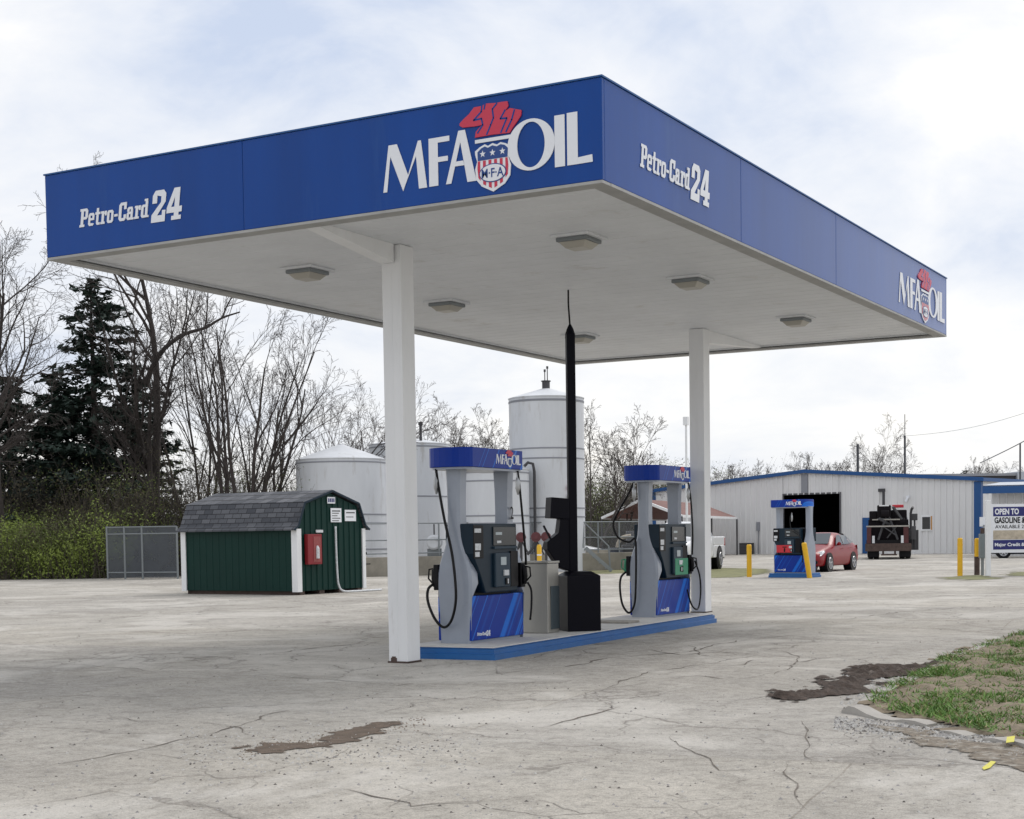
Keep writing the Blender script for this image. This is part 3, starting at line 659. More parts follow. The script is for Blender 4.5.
# canopy lights
def ceiling_light():
    t = thing('canopy_light', 'x', 'ceiling light', group='square lights under the canopy')
    MB().box(-.24,.24,-.24,.24,-.03,0).build('mounting_plate', M['soffit'], t, bevel=.008)
    mb = MB(); a, b_ = .19, .145
    mb.add([(-a,-a,-.03),(a,-a,-.03),(a,a,-.03),(-a,a,-.03),(-a,-a,-.075),(a,-a,-.075),(a,a,-.075),(-a,a,-.075)], [(0,3,2,1),(4,5,6,7),(0,1,5,4),(1,2,6,5),(2,3,7,6),(3,0,4,7)])
    mb.build('housing', M['pipe_grey'], t, bevel=.01)
    mb = MB(); mb.add([(-a+.02,-a+.02,-.075),(a-.02,-a+.02,-.075),(a-.02,a-.02,-.075),(-a+.02,a-.02,-.075),(-.11,-.11,-.14),(.11,-.11,-.14),(.11,.11,-.14),(-.11,.11,-.14)], [(0,3,2,1),(4,5,6,7),(0,1,5,4),(1,2,6,5),(2,3,7,6),(3,0,4,7)])
    mb.build('lens', M['lens'], t, bevel=.01)
    return t
proto = ceiling_light()
for i, (x, y, lb) in enumerate([(-1.48,2.35,'square canopy light nearest the front blue corner, just under the big emblem lettering'), (-5.2,2.3,'square canopy light left of the front column, nearest the left end'), (-5.17,5.4,'square canopy light seen just right of the front column'),
                               (-1.5,5.5,'middle square canopy light along the right edge, left above the rear column'), (-1.52,9.6,'square canopy light right of the rear column, farthest along the right edge'), (-5.2,9.5,'square canopy light half hidden behind the dark pole at the back edge')]):
    o = proto if i == 0 else copy_tree(proto)
    o.location = (x, y, HS+.036); o['label'] = lb

# ------------------------------------------------------------------ pump island
isl = [(-3.9,2.2),(-2.62,2.31),(-2.98,9.88),(-4.25,9.82)]
def island(pts, z, name, top, side):
    def offs(k): 
        c = V((sum(p[0] for p in pts)/4, sum(p[1] for p in pts)/4)); out = []
        for p in pts: d = V(p)-c; out.append((p[0]-math.copysign(k, d.x), p[1]-math.copysign(k, d.y)))
        return out
    a = offs(0); a2 = offs(.025); b_ = offs(.05); mb = MB()
    def rg(q, zz): return [(p[0], p[1], zz) for p in q]
    mb.add(rg(a,0)+rg(a,z*.42)+rg(a2,z*.46)+rg(a2,z*.80)+rg(b_,z*.84)+rg(b_,z-.012), [(4*l+i,4*l+(i+1)%4,4*l+4+(i+1)%4,4*l+4+i) for l in range(5) for i in range(4)], 0)
    mb.add(rg(offs(.04),z-.012)+rg(offs(.045),z), [(i,(i+1)%4,4+(i+1)%4,4+i) for i in range(4)]+[(4,5,6,7)], 1)
    return tag(mb.build(name, [side, top]), kind='structure', label='raised concrete pump island with a blue painted kerb')
M['isl_top'] = pmat('island_concrete', (.55, .54, .52), rough=.8, var=.14, vscale=3, bump=.15, dirt=((.28,.26,.24), 3, .6, .5))
island(isl, .15, 'pump_island', M['isl_top'], M['kerb_blue'])

# ------------------------------------------------------------------ fuel pump
def stripes_mat(name, vert_scale=1.):
    m = bpy.data.materials.new(name); m.use_nodes = True; nt = m.node_tree; b = nt.nodes['Principled BSDF']; L = nt.links.new
    tc = nt.nodes.new('ShaderNodeTexCoord'); mp = nt.nodes.new('ShaderNodeMapping'); L(tc.outputs['Object'], mp.inputs[0])
    mp.inputs['Rotation'].default_value = (0, R(-35), 0)
    sp = nt.nodes.new('ShaderNodeSeparateXYZ'); L(mp.outputs[0], sp.inputs[0])
    ns = nt.nodes.new('ShaderNodeTexNoise'); ns.noise_dimensions = '1D'; ns.inputs['Scale'].default_value = 4.5*vert_scale; ns.inputs['Detail'].default_value = 4; ns.inputs['Roughness'].default_value = .7
    L(sp.outputs[0], ns.inputs['W'])
    r = nt.nodes.new('ShaderNodeValToRGB'); L(ns.outputs[0], r.inputs[0]); e = r.color_ramp.elements
    e[0].position = .54; e[0].color = (.002, .034, .30, 1); e[1].position = .60; e[1].color = (.008, .17, .70, 1)
    q = e.new(.655); q.color = (.006, .10, .50, 1); q = e.new(.665); q.color = (.12, .28, .66, 1); q = e.new(.68); q.color = (.006, .10, .50, 1)
    L(r.outputs[0], b.inputs['Base Color']); b.inputs['Roughness'].default_value = .3; b.inputs['IOR'].default_value = 1.3
    return m
M['stripes'] = stripes_mat('blue_graphics')

def spline(pts, k=6):
    P = [V(p) for p in pts]; P = [P[0]*2-P[1]]+P+[P[-1]*2-P[-2]]; out = []
    for i in range(1, len(P)-2):
        for j in range(k):
            t = j/k; a, b_, c, d = P[i-1], P[i], P[i+1], P[i+2]
            out.append(.5*((2*b_)+(c-a)*t+(2*a-5*b_+4*c-d)*t*t+(3*b_-a-3*c+d)*t**3))
    out.append(P[-2]); return out
def nozzle(parent, x, y, z, sgn, colr):
    """dispensing nozzle hung in its boot; sgn: which face"""
    mb = MB(); mb.tube([(x,y,z+.13),(x,y+sgn*.05,z+.07),(x,y+sgn*.06,z-.02),(x,y+sgn*.055,z-.12)], [.03,.038,.034,.022], 10)
    mb.tube([(x,y+sgn*.02,z+.11),(x,y+sgn*.13,z+.09),(x,y+sgn*.14,z-.02),(x,y+sgn*.07,z-.09)], .011, 6)
    nz = mb.build('nozzle', colr, parent, smooth=True)
    MB().box(x-.055,x+.055,y-.035,y+.035,z-.16,z+.15).build('nozzle_boot', M['pump_black'], parent, bevel=.01)
    return nz
def swivel(mb, x, y, z):
    mb.tube([(x,y,z+.14),(x,y,z+.08),(x,y,z+.06),(x,y,z+.02),(x,y,z-.02),(x,y,z-.06),(x,y,z-.1),(x,y,z-.14)], [.014,.014,.022,.034,.03,.034,.02,.012], 8)
def fuel_pump(label, loc, rz, accent, hose_a, hose_b, hose_c, noz_l=None, number=None, stick=True, no3=False):
    t = thing('fuel_pump', label, 'fuel pump', loc, rz, 'blue and grey fuel pumps')
    # lower cabinet
    MB().box(-.64,.64,-.222,.24,.03,.57).build('lower_cabinet', M['stripes'], t, bevel=.012)
    MB().box(-.6,.6,-.19,.19,0,.03).build('plinth', M['pump_grey'], t)
    fr = (V((0,-.223,0)), V((1,0,0)), V((0,0,1)), V((0,-1,0)))
    petro(fr, -.50, 'lettering', t, .20, z=.085, t=.003)
    # flared side panels and posts
    prof = [(0,.215),(.30,.228),(.55,.240),(.72,.243),(.84,.235),(.94,.216),(1.03,.186),(1.11,.152),(1.19,.124),(1.28,.104),(1.40,.093),(1.6,.088),(1.85,.092),(2.13,.108)]
    for s in (-1, 1):
        xa, xb = s*.655, s*.47; pts = []; 
        mb = MB(); n_ = len(prof)
        inner = [ .0 if z < .57 else 1 for z, h in prof]
        vs = []
        for z, h in prof:
            xin = s*(.63 if z < .57 else .49)
            rr = min(.03, h*.4)
            vs += [(xin,-h,z),(xa-s*rr,-h,z),(xa,-h+rr,z),(xa,h-rr,z),(xa-s*rr,h,z),(xin,h,z)]
        fs = [(6*i+k,6*i+(k+1)%6,6*i+6+(k+1)%6,6*i+6+k) for i in range(n_-1) for k in range(6)]+[tuple(range(6))[::-1], tuple(6*(n_-1)+k for k in range(6))]
        mb.add(vs, fs); mb.build('side_panel', M['pump_grey'], t, smooth=True)
    # electronics heads
    for s in (-1, 1):
        mb = MB(); pl = [(-.63,1.44),(.40,1.44),(.42,.60),(-.36,.60),(-.40,.68),(-.50,.86),(-.585,.98),(-.63,1.08)]
        pl = [(p[0]*(1 if s == -1 else -1), p[1]) for p in pl]
        mb.prism(pl, (V((0,0,0)), V((1,0,0)), V((0,0,1)), V((0,s,0))), .27); hd = mb.build('electronics_head', M['pump_navy'], t, bevel=.012)
        f = lambda x: x*(1 if s == -1 else -1)
        def bx(x0,x1,z0,z1,d0,d1,name,mat,bev=.004):
            a, b_ = sorted((f(x0), f(x1))); y0, y1 = sorted((s*d0, s*d1)); return MB().box(a,b_,y0,y1,z0,z1).build(name, mat, hd, bevel=bev)
        bx(-.63,-.40,1.02,1.42,.268,.276,'side_recess',M['pump_black'])
        bx(-.18,.37,1.17,1.40,.268,.285,'price_display',M['screen'])
        bx(-.13,.02,1.30,1.335,.284,.288,'display_digits',M['lcd']); bx(-.10,.0,1.20,1.23,.284,.288,'display_digits',M['sticker'])
        bx(-.18,.37,1.13,1.16,.268,.30,'display_ledge',M['pump_panel'])
        bx(-.18,.18,.66,1.08,.268,.31,'payment_panel',M['pump_panel'],.012)
        bx(-.06,.07,.93,1.03,.309,.316,'payment_screen',M['lcd'])
        bx(.0,.11,.80,.87,.309,.33,'card_reader',M['sticker']); bx(.04,.13,.69,.77,.309,.325,'receipt_slot',M['pump_black']); bx(.075,.10,.70,.76,.324,.33,'receipt',M['sticker'])
        bx(.22,.40,.66,1.10,.268,.29,'grade_panel',M['pump_black'])
        if stick and s == -1:
            bx(-.61,-.46,1.33,1.38,.276,.279,'sticker',M['sticker']); bx(-.60,-.47,1.12,1.20,.276,.279,'sticker',M['sticker']); bx(-.60,-.50,1.04,1.10,.276,.279,'sticker',M['sticker'])
        if accent:
            am = M['pump_green'] if accent == 'green' else M['pump_red']
            if accent == 'green':
                bx(-.14,.36,.64,.90,.311,.318,'accent_panel',am,.01); bx(.11,.17,.68,.72,.317,.321,'grade_button',M['pump_black']); bx(.11,.17,.75,.78,.317,.321,'grade_button',M['pump_black']); bx(.09,.15,.83,.87,.317,.321,'grade_button',M['lcd'])
            else:
                bx(-.48,.10,.66,.90,.311,.318,'accent_panel',am,.01); bx(-.2,-.14,.68,.80,.317,.321,'grade_button',M['pump_black']); bx(-.25,-.09,.82,.85,.317,.321,'grade_button',M['pump_black'])
    MB().box(-.47,.47,-.14,.14,.57,1.43).build('core_cabinet', M['pump_black'], t)
    # lit-sign valance
    mb = MB(); n_ = 10; hw, hx = .30, .80; pl = []
    for k in range(n_+1): a = -PI/2+PI*k/n_; pl.append((.53+.05*math.cos(a), hw*math.sin(a)))
    for k in range(n_+1): a = PI/2+PI*k/n_; pl.append((-hx+.14+.14*math.cos(a), hw*math.sin(a)))
    mb.prism(pl, (V((0,0,2.115)), V((1,0,0)), V((0,1,0)), V((0,0,1))), .235)
    va = mb.build('valance', M['stripes'], t, bevel=.008)
    MB().prism([(p[0]*.97,p[1]*.93) for p in pl], (V((0,0,2.09)), V((1,0,0)), V((0,1,0)), V((0,0,1))), .024).build('valance_underside', M['pump_grey'], t)
    for s in (-1, 1):
        k_ = .255; fr = (V((-s*.50, s*.301, 2.235)), V((-s*k_,0,0)), V((0,0,k_)), V((0,s,0)))
        fr = (fr[0]-V((0,0,5.12*k_)), fr[1], fr[2], fr[3])
        big_letters(fr, va, .002)
        MB().prism(FL, fr, .006).build('flame_mark', M['red_vinyl'], va)
        MB().prism(SH, fr, .006).build('shield_mark', M['white_vinyl'], va); MB().prism(shrink(SH, (-1.164,4.97), .7), fr, .008).build('shield_field', M['blue_vinyl'], va)
    # hoses
    for k, (pts, rd) in enumerate(((hose_a, .017), (hose_b, .015), (hose_c, .014))):
        if not pts: continue
        h = MB().tube(spline(pts), rd, 8).build('hose', M['rubber'], t, smooth='all')
        if k < 2:
            mb = MB(); swivel(mb, pts[0][0], pts[0][1], pts[0][2]-.16); mb.build('swivel', M['steel'], h, smooth=True)
    gm_ = M['pump_green'] if accent == 'green' else M['pump_black']
    nozzle(t, .52, -.26, .80, -1, M['pump_black'])
    nozzle(t, -.58, .27, .80, 1, gm_)
    if number: text_mb(number, .525, .605, 1.50, 1.66, (V((0,-.112,0)), V((1,0,0)), V((0,0,1)), V((0,-1,0))), .003, off=.01).build('pump_number', M['pump_black'], t)
    return t
fuel_pump('nearest blue and grey fuel pump with number 2 on its post, beside the front column', (-3.43,3.38,.15), PI/2, None,
          [(-.74,.17,2.10),(-.74,.14,1.9),(-.745,.06,1.5),(-.75,-.04,1.1),(-.76,-.09,.75),(-.76,-.09,.50),(-.755,-.02,.28),(-.74,.10,.2),(-.73,.23,.3),(-.72,.33,.5),(-.70,.34,.65),(-.62,.31,.72)],
          [(.42,-.29,2.10),(.43,-.31,1.9),(.46,-.33,1.5),(.50,-.34,1.1),(.53,-.33,.92)],
          [(.56,-.33,.70),(.60,-.36,.6),(.60,-.36,.4),(.58,-.35,.22)], number='2')
fuel_pump('farther blue and grey fuel pump with a green button panel, beside the rear column', (-3.63,9.15,.15), PI/2, 'green',
          [(-.74,.10,2.10),(-.75,.2,1.9),(-.76,.36,1.65),(-.77,.45,1.45),(-.76,.38,1.25),(-.75,.2,1.17),(-.74,.10,1.22),(-.735,.08,1.05),(-.735,.09,.5),(-.73,.12,.2),(-.72,.22,.07),(-.72,.33,.2),(-.72,.37,.45),(-.70,.36,.62),(-.62,.32,.70)],
          [(.46,-.29,2.10),(.47,-.33,1.8),(.48,-.35,1.3),(.50,-.33,.95)],
          [(.58,-.34,.85),(.68,-.38,.6),(.66,-.4,.3),(.5,-.42,.08),(.3,-.40,.15),(.22,-.36,.4)])
fuel_pump('lone fuel pump with a red button panel on its own small blue island', (-9.93,33.3,.14), R(-14), 'red',
          None, [(.10,-.30,1.95),(.06,-.34,1.75),(.12,-.36,1.4),(.42,-.38,1.2),(.55,-.42,.95),(.60,-.46,.6),(.56,-.40,.35),(.54,-.34,.70)], None)
mb = MB(); mb.box(-.72,.72,-.45,.45,0,.075); mb.box(-.70,.70,-.43,.43,.076,.14)
tag(mb.build('small_pump_island', M['kerb_blue'], loc=(-9.93,33.3,0), rz=R(-5), bevel=.01), kind='structure', label='small blue painted island under the lone pump')

# ------------------------------------------------------------------ things on the island between the pumps
t = thing('equipment_cabinet', 'plain brushed steel cabinet standing between the nearest pump and the black box', 'cabinet', (-3.42,4.83,.15), R(92.7))
MB().box(-.17,.17,-.20,.20,0,.92).build('body', M['stainless'], t, bevel=.01)
MB().box(-.18,.18,-.21,.21,.921,.95).build('lid', M['stainless'], t, bevel=.005)
MB().box(-.09,.16,-.212,-.202,.05,.62).build('door', pmat('tinted_steel', (.1,.13,.15), rough=.35, metal=.6), t, bevel=.004)
t = thing('black_pedestal', 'square black box with sloping top round the foot of the tall dark pole', 'pedestal box', (-3.13,5.38,.15), R(47))
mb = MB(); a = .235
mb.add([(-a,-a,0),(a,-a,0),(a,a,0),(-a,a,0),(-a,-a,.74),(a,-a,.74),(a,a,.74),(-a,a,.74),(-.14,-.14,.80),(.14,-.14,.80),(.14,.14,.80),(-.14,.14,.80)],
       [(0,3,2,1),(0,1,5,4),(1,2,6,5),(2,3,7,6),(3,0,4,7),(4,5,9,8),(5,6,10,9),(6,7,11,10),(7,4,8,11),(8,9,10,11)])
mb.build('box', M['black_paint'], t, bevel=.008)
t = thing('dark_pole', 'tall slim black pole rising from the black box, thin cable on top reaching the canopy', 'pole', (-3.23,5.42,.15))
MB().box(-.058,.058,-.058,.058,.79,4.0).build('pole', M['black_paint'], t, bevel=.012, rz=R(40))
mb = MB(); mb.tube([(0,0,3.98),(0,0,4.06),(0,0,4.12)], [.07,.045,.014], 10); mb.build('pole_cap', M['black_paint'], t)
MB().tube(spline([(0,0,4.1),(-.01,0,4.25),(-.03,.02,4.4),(-.04,.04,4.585)], 4), .012, 6).build('cable', M['rubber'], t)
t = thing('card_terminal', 'black hooded card terminal hanging on the left of the dark pole', 'card terminal', (-3.38,5.3,1.05), R(52))
mb = MB(); mb.add([(-.16,-.1,.62),(.12,-.1,.60),(.12,.1,.60),(-.16,.1,.62),(-.14,-.1,.90),(.12,-.1,.88),(.12,.1,.88),(-.14,.1,.90)], [(0,3,2,1),(4,5,6,7),(0,1,5,4),(1,2,6,5),(2,3,7,6),(3,0,4,7)])
mb.build('hood', M['black_paint'], t, bevel=.008)
mb = MB(); mb.prism([(-.02,-.05),(.13,-.1),(.13,.62),(.0,.62),(-.03,.42),(-.20,.30),(-.20,.2)], (V((0,.07,0)), V((1,0,0)), V((0,0,1)), V((0,-1,0))), .15); mb.build('reader_body', M['black_paint'], t, bevel=.01)
MB().obox((-.1,0,.30),(-.22,0,.52),.03,.02).build('arm', M['black_paint'], t)
# small cover plate on the island
tag(MB().box(-.32,.32,-.2,.2,0,.03).build('cover_plate', pmat('plate', (.3,.28,.25), rough=.8, var=.3), loc=(-3.45,7.1,.15), rz=R(2), bevel=.008), 'low rusty cover plate lying on the island between pedestal and far pump', 'cover plate')

# ------------------------------------------------------------------ green shed
sp = at(296.5, 38.0)
shed = thing('storage_shed', 'dark green barn-roofed storage shed with grey shingles and white corner boards', 'shed', sp, CAMROT+math.atan2(2.9,1.7)+R(0))
# local x along the gable end to the right/back, local y along the long side to the left/back
LG, LL = 2.78, 3.95
HE, HK, HP = 1.72, 2.34, 2.66
gam = [(0,HE),(.30,HK),(LG/2,HP),(LG-.30,HK),(LG,HE)]
mb = MB(); wl = [(0,.1)]+[(0,HE),(.30,HK-.03),(LG/2,HP-.03),(LG-.30,HK-.03),(LG,HE)]+[(LG,.1)]
a = [(x,0,z) for x, z in wl]; b_ = [(x,LL,z) for x, z in wl]; n_ = len(wl)
mb.add(a+b_, [tuple(range(n_)), tuple(range(n_, 2*n_))[::-1]]+[(i,(i+1) % n_,n_+(i+1) % n_,n_+i) for i in range(n_)])
mb.build('wall', M['green_metal'], shed)
mb = MB()
x = .11
while x < LG-.1:
    zt = HE+(HK-HE)*min(x,.3)/.3 if x < .3 else (HK+(HP-HK)*(x-.3)/(LG/2-.3) if x < LG/2 else (HP-(HP-HK)*(x-LG/2)/(LG/2-.3) if x < LG-.3 else HK-(HK-HE)*(x-LG+.3)/.3))
    mb.add([(x-.02,-.001,.1),(x+.02,-.001,.1),(x+.012,-.02,.1),(x-.012,-.02,.1),(x-.02,-.001,zt-.05),(x+.02,-.001,zt-.05),(x+.012,-.02,zt-.05),(x-.012,-.02,zt-.05)], [(0,1,2,3),(4,7,6,5),(0,3,7,4),(1,5,6,2),(3,2,6,7)])
    x += .2286
y = .15
while y < LL-.1:
    mb.add([(-.001,y-.02,.1),(-.001,y+.02,.1),(-.008,y+.012,.1),(-.008,y-.012,.1),(-.001,y-.02,HE-.1),(-.001,y+.02,HE-.1),(-.008,y+.012,HE-.1),(-.008,y-.012,HE-.1)], [(0,3,2,1),(4,5,6,7),(0,4,7,3),(1,2,6,5),(3,7,6,2)]); y += .2286
mb.build('siding_rib', M['green_metal'], shed)
def shingle_mat():
    m = bpy.data.materials.new('shingles'); m.use_nodes = True; nt = m.node_tree; b = nt.nodes['Principled BSDF']; L = nt.links.new
    tc = nt.nodes.new('ShaderNodeTexCoord'); sp_ = nt.nodes.new('ShaderNodeSeparateXYZ'); L(tc.outputs['Object'], sp_.inputs[0])
    cb_ = nt.nodes.new('ShaderNodeCombineXYZ'); L(sp_.outputs[1], cb_.inputs[0]); L(sp_.outputs[2], cb_.inputs[1])
    br = nt.nodes.new('ShaderNodeTexBrick'); L(cb_.outputs[0], br.inputs['Vector']); br.offset = .5
    for k, v in (('Scale', 1.), ('Mortar Size', .009), ('Brick Width', .3), ('Row Height', .125), ('Bias', .0), ('Mortar Smooth', .3)): br.inputs[k].default_value = v
    br.inputs['Color1'].default_value = (.055, .060, .072, 1); br.inputs['Color2'].default_value = (.125, .13, .145, 1); br.inputs['Mortar'].default_value = (.012, .012, .015, 1)
    ns = nt.nodes.new('ShaderNodeTexNoise'); ns.inputs['Scale'].default_value = 60; L(tc.outputs['Object'], ns.inputs['Vector'])
    r = nt.nodes.new('ShaderNodeValToRGB'); L(ns.outputs[0], r.inputs[0]); r.color_ramp.elements[0].color = (.5,.5,.5,1); r.color_ramp.elements[1].color = (1.4,1.4,1.4,1)
    mx = nt.nodes.new('ShaderNodeMixRGB'); mx.blend_type = 'MULTIPLY'; mx.inputs[0].default_value = 1; L(br.outputs[0], mx.inputs[1]); L(r.outputs[0], mx.inputs[2])
    L(mx.outputs[0], b.inputs['Base Color']); b.inputs['Roughness'].default_value = .9
    bp = nt.nodes.new('ShaderNodeBump'); bp.inputs['Strength'].default_value = .6; bp.inputs['Distance'].default_value = .02; bp.invert = True; L(br.outputs['Fac'], bp.inputs['Height']); L(bp.outputs[0], b.inputs['Normal'])
    return m
M['shingle'] = shingle_mat()
mb = MB(); rp = [(-.17,HE-.06),(-.0,HE+.05),(.27,HK+.02),(LG/2,HP+.02),(LG-.27,HK+.02),(LG,HE+.05),(LG+.17,HE-.06)]; th = .04
for i in range(len(rp)-1):
    (xa,za),(xb,zb) = rp[i], rp[i+1]
    mb.add([(xa,-.07,za),(xb,-.07,zb),(xb,LL+.08,zb),(xa,LL+.08,za),(xa,-.07,za+th),(xb,-.07,zb+th),(xb,LL+.08,zb+th),(xa,LL+.08,za+th)], [(0,3,2,1),(4,5,6,7),(0,1,5,4),(1,2,6,5),(2,3,7,6),(3,0,4,7)])
mb.build('roof', M['shingle'], shed)
mb = MB()
for i in range(len(rp)-1): mb.obox((rp[i][0],-.085,rp[i][1]+.01),(rp[i+1][0],-.085,rp[i+1][1]+.01),.02,.05)
mb.build('rake_edge', M['pump_navy'], shed)
for (x0,x1,y0,y1) in ((-.03,.14,-.045,-.002), (LG-.10,LG+.03,-.045,-.002), (-.045,-.011,-.044,.14), (-.045,-.011,LL-.14,LL+.03)):
    MB().box(x0,x1,y0,y1,.08,HE-.02).build('corner_board', M['white_paint'], shed, bevel=.004)
mb = MB()
for x in (.2, 1.0, 1.8, 2.6): mb.box(x-.1,x+.1,.02,LL-.05,0,.1)
mb.build('skid', M['rust'], shed)
MB().box(LG/2-.16,LG/2+.16,-.035,-.022,HP-.30,HP-.13).build('sign_plate', M['white_vinyl'], shed)
mb = MB()
for k in range(4): mb.box(LG/2-.13+k*.07, LG/2-.08+k*.07, -.038, -.0355, HP-.265, HP-.165)
mb.build('sign_marks', M['sign_navy'], shed)
for (x0,x1,z0,z1) in ((1.36,1.80,1.87,2.24), (1.95,2.42,1.90,2.20)):
    s_ = MB().box(x0,x1,-.035,-.022,z0,z1).build('sign_plate', M['white_vinyl'], shed)
    mb = MB()
    for k in range(5 if x0 < 1.5 else 2):
        zz = z1-.06-k*(.065 if x0 < 1.5 else .12); mb.box(x0+.05,x1-.05-.06*(k % 3),-.038,-.0355,zz-.03 if k == 0 else zz-.02,zz)
    mb.build('sign_writing', M['pipe_dark'], s_)
ec = MB().box(.28,.84,-.14,-.022,.78,1.56).build('extinguisher_cabinet', pmat('cabinet_red', (.22,.008,.014), rough=.5), shed, bevel=.008)
MB().box(.50,.79,-.146,-.141,.84,1.50).build('cabinet_window', pmat('cab_window', (.28,.06,.06), rough=.15), ec)
MB().tube([(.64,-.155,.93),(.64,-.155,1.2),(.63,-.155,1.26)], [.05,.05,.02], 10).build('extinguisher', M['sticker'], ec)
MB().box(.74,1.02,-.04,-.022,1.60,1.67).build('sign_plate', M['sticker'], shed)
MB().tube(spline([(1.52,-.05,1.76),(1.53,-.05,1.2),(1.56,-.05,.5),(1.6,-.06,.2),(1.7,-.12,.05),(2.1,-.2,.03),(3.2,-.25,.03)]), .028, 8).build('conduit', M['sticker'], shed, smooth='all')
mb = MB(); mb.box(LG+.03,LG+.06,-.03,.02,1.2,1.24); mb.box(LG+.03,LG+.22,-.05,-.02,.72,.75); mb.box(LG+.03,LG+.07,-.05,0,1.0,1.06); mb.build('hinge', M['pump_black'], shed)

# ------------------------------------------------------------------ tanks
def tank(label, u, depth, rad, h, cone, bands, vent=True, lad=False):
    p = at(u, depth); t = thing('storage_tank', label, 'storage tank', p, 0, 'white fuel storage tanks behind the low wall')
    MB().lathe([(rad,0),(rad,h)], 56).build('shell', M['tank'], t, smooth=True)
    MB().lathe([(rad+.02,h-.01),(rad+.03,h+.03),(rad*.55,h+.03+cone*.5),(.12,h+.03+cone),(.12,h+.05+cone)], 56).build('roof', M['tank'], t, smooth=True)
    for z in bands+[h-.12]: MB().lathe([(rad+.001,z-.03),(rad+.018,z-.022),(rad+.018,z+.022),(rad+.001,z+.03)], 56).build('seam_band', M['tank_seam'], t, smooth=True)
    if vent:
        mb = MB(); mb.tube([(0,0,h+cone),(0,0,h+cone+.3)], .16, 12); mb.tube([(0,0,h+cone+.3),(0,0,h+cone+.34)], .2, 12)
        for dx_ in (-.05,.07): mb.tube([(dx_,0,h+cone+.3),(dx_,0,h+cone+.75+dx_)], .02, 6); mb.tube([(dx_,0,h+cone+.75+dx_),(dx_,0,h+cone+.85+dx_)], .045, 6)
        mb.build('vent', M['pipe_dark'], t)
    return t
tank('short wide white tank with a low cone roof behind the green shed', 343, 61, 1.84, 4.62, .62, [1.0, 2.05, 2.4], vent=False)
t2 = tank('mid-height white tank with dark vent stubs on its roof, mostly behind the front column', 411, 65, 1.75, 5.45, .30, [3.2], vent=False)
mb = MB()
for x, hh in ((.2,.6),(.55,.5),(1.0,.7),(-.5,.5)): mb.tube([(x,-.6,5.5),(x,-.6,5.55+hh)], .06, 8); mb.tube([(x,-.6,5.55+hh),(x,-.6,5.68+hh)], .1, 8)
mb.build('vent', M['pipe_dark'], t2)
t3 = tank('squat white tank seen between the posts of the nearest pump', 492, 59, 1.5, 4.05, .25, [1.95, 2.25, 3.6], vent=False)
t4 = tank('tallest white tank with a roof vent, beside the tall dark pole', 548, 61, 1.53, 7.0, .42, [4.95, 4.55, 2.55, 2.2, 6.85])
mb = MB(); a = CAMROT
q = lambda x, y: (math.cos(a)*x-math.sin(a)*y, math.sin(a)*x+math.cos(a)*y)
mb.tube([(*q(-.9,-1.9),4.2),(*q(-.75,-1.9),4.35),(*q(-.55,-1.85),4.3),(*q(-.5,-1.8),4.0),(*q(-.5,-1.8),.8)], .06, 8)
mb.tube([(*q(-2.1,-1.2),4.3),(*q(-1.5,-1.8),4.05),(*q(-.8,-1.9),3.85)], .04, 6)
mb.build('pipe', M['pipe_dark'], t4, smooth=True)
for (zz, nm) in ((3.35,'warning_sign'), (1.15,'warning_sign'), (3.0,'warning_sign')):
    x0 = .95; mb = MB()
    c0 = V((*q(x0,-1.28),zz)); mb.obox(c0-V((*q(.14,.14),0)), c0+V((*q(.14,.14),0)), .02, .16); mb.build(nm, M['valve_red'] if zz < 3.3 else M['pump_red'], t4)
# containment wall
wl = [at(364,55.5), at(640,62), at(640,72), at(364,72)]
cw = MB()
for i in range(4):
    p, q_ = wl[i], wl[(i+1) % 4]; cw.obox(p+V((0,0,.36)), q_+V((0,0,.36)), .25, .72)
tag(cw.build('containment_wall', pmat('old_concrete', (.27,.25,.21), rough=.9, var=.25, vscale=1.5, bump=.3), bevel=.02), 'low weathered concrete wall round the white tanks', 'wall')
# railings on the wall
rl = thing('pipe_railing', 'grey pipe railing with wire mesh along the low concrete wall', 'railing', (0,0,0))
M['mesh'] = pmat('wire_mesh', (.2,.21,.22), rough=.5, alpha=.28)
A_, B_ = wl[0], wl[1]; nP = 13; mb = MB()
def RP(k, z): p = A_.lerp(B_, k); return V((p.x, p.y, z))
for k in range(nP): MB().tube([RP(k/(nP-1), .7), RP(k/(nP-1), 1.98)], .03, 6).build('post', M['pipe_grey'], rl)
for z in (1.98, 1.35, .85): MB().tube([RP(0,z), RP(1,z)], .028, 6).build('rail', M['pipe_grey'], rl)
mb = MB(); mb.add([RP(.62,.85), RP(1,.85), RP(1,1.95), RP(.62,1.95)], [(0,1,2,3)]); mb.build('wire_mesh', M['mesh'], rl)
# flanged valves
for i, u in enumerate((521, 536, 546)):
    t = thing('flanged_valve', ['dark red flanged valve, left one of three beside the yellow post','dark red flanged valve, middle one of three behind the yellow post','dark red flanged valve, right one of three nearest the dark terminal'][i], 'valve', at(u, 57.5), CAMROT, 'dark red valves on pipes in front of the tanks')
    mb = MB(); mb.tube([(0,-.1,1.4),(0,.0,1.4)], .20, 12); mb.tube([(0,-.2,1.4),(0,.3,1.4)], .09, 10); mb.build('flange', M['valve_red'], t)
    mb = MB(); mb.tube([(0,.1,1.4),(-.1,.1,1.0),(-.35,.1,.72)], .05, 8); mb.tube([(0,.1,1.3),(.3,.1,.72)], .03, 8); mb.tube([(0,.1,1.4),(0,.1,0)], .05, 8); mb.build('pipe', M['pipe_dark'], t)
t = thing('horizontal_drum', 'small round-ended pale drum lying on its side behind the pump hose', 'drum', at(434, 57.5), CAMROT)
MB().tube([(0,-.35,1.25),(0,-.3,1.25),(0,.6,1.25),(0,.65,1.25)], [.22,.29,.29,.22], 20).build('drum_shell', M['tank'], t, smooth=True)
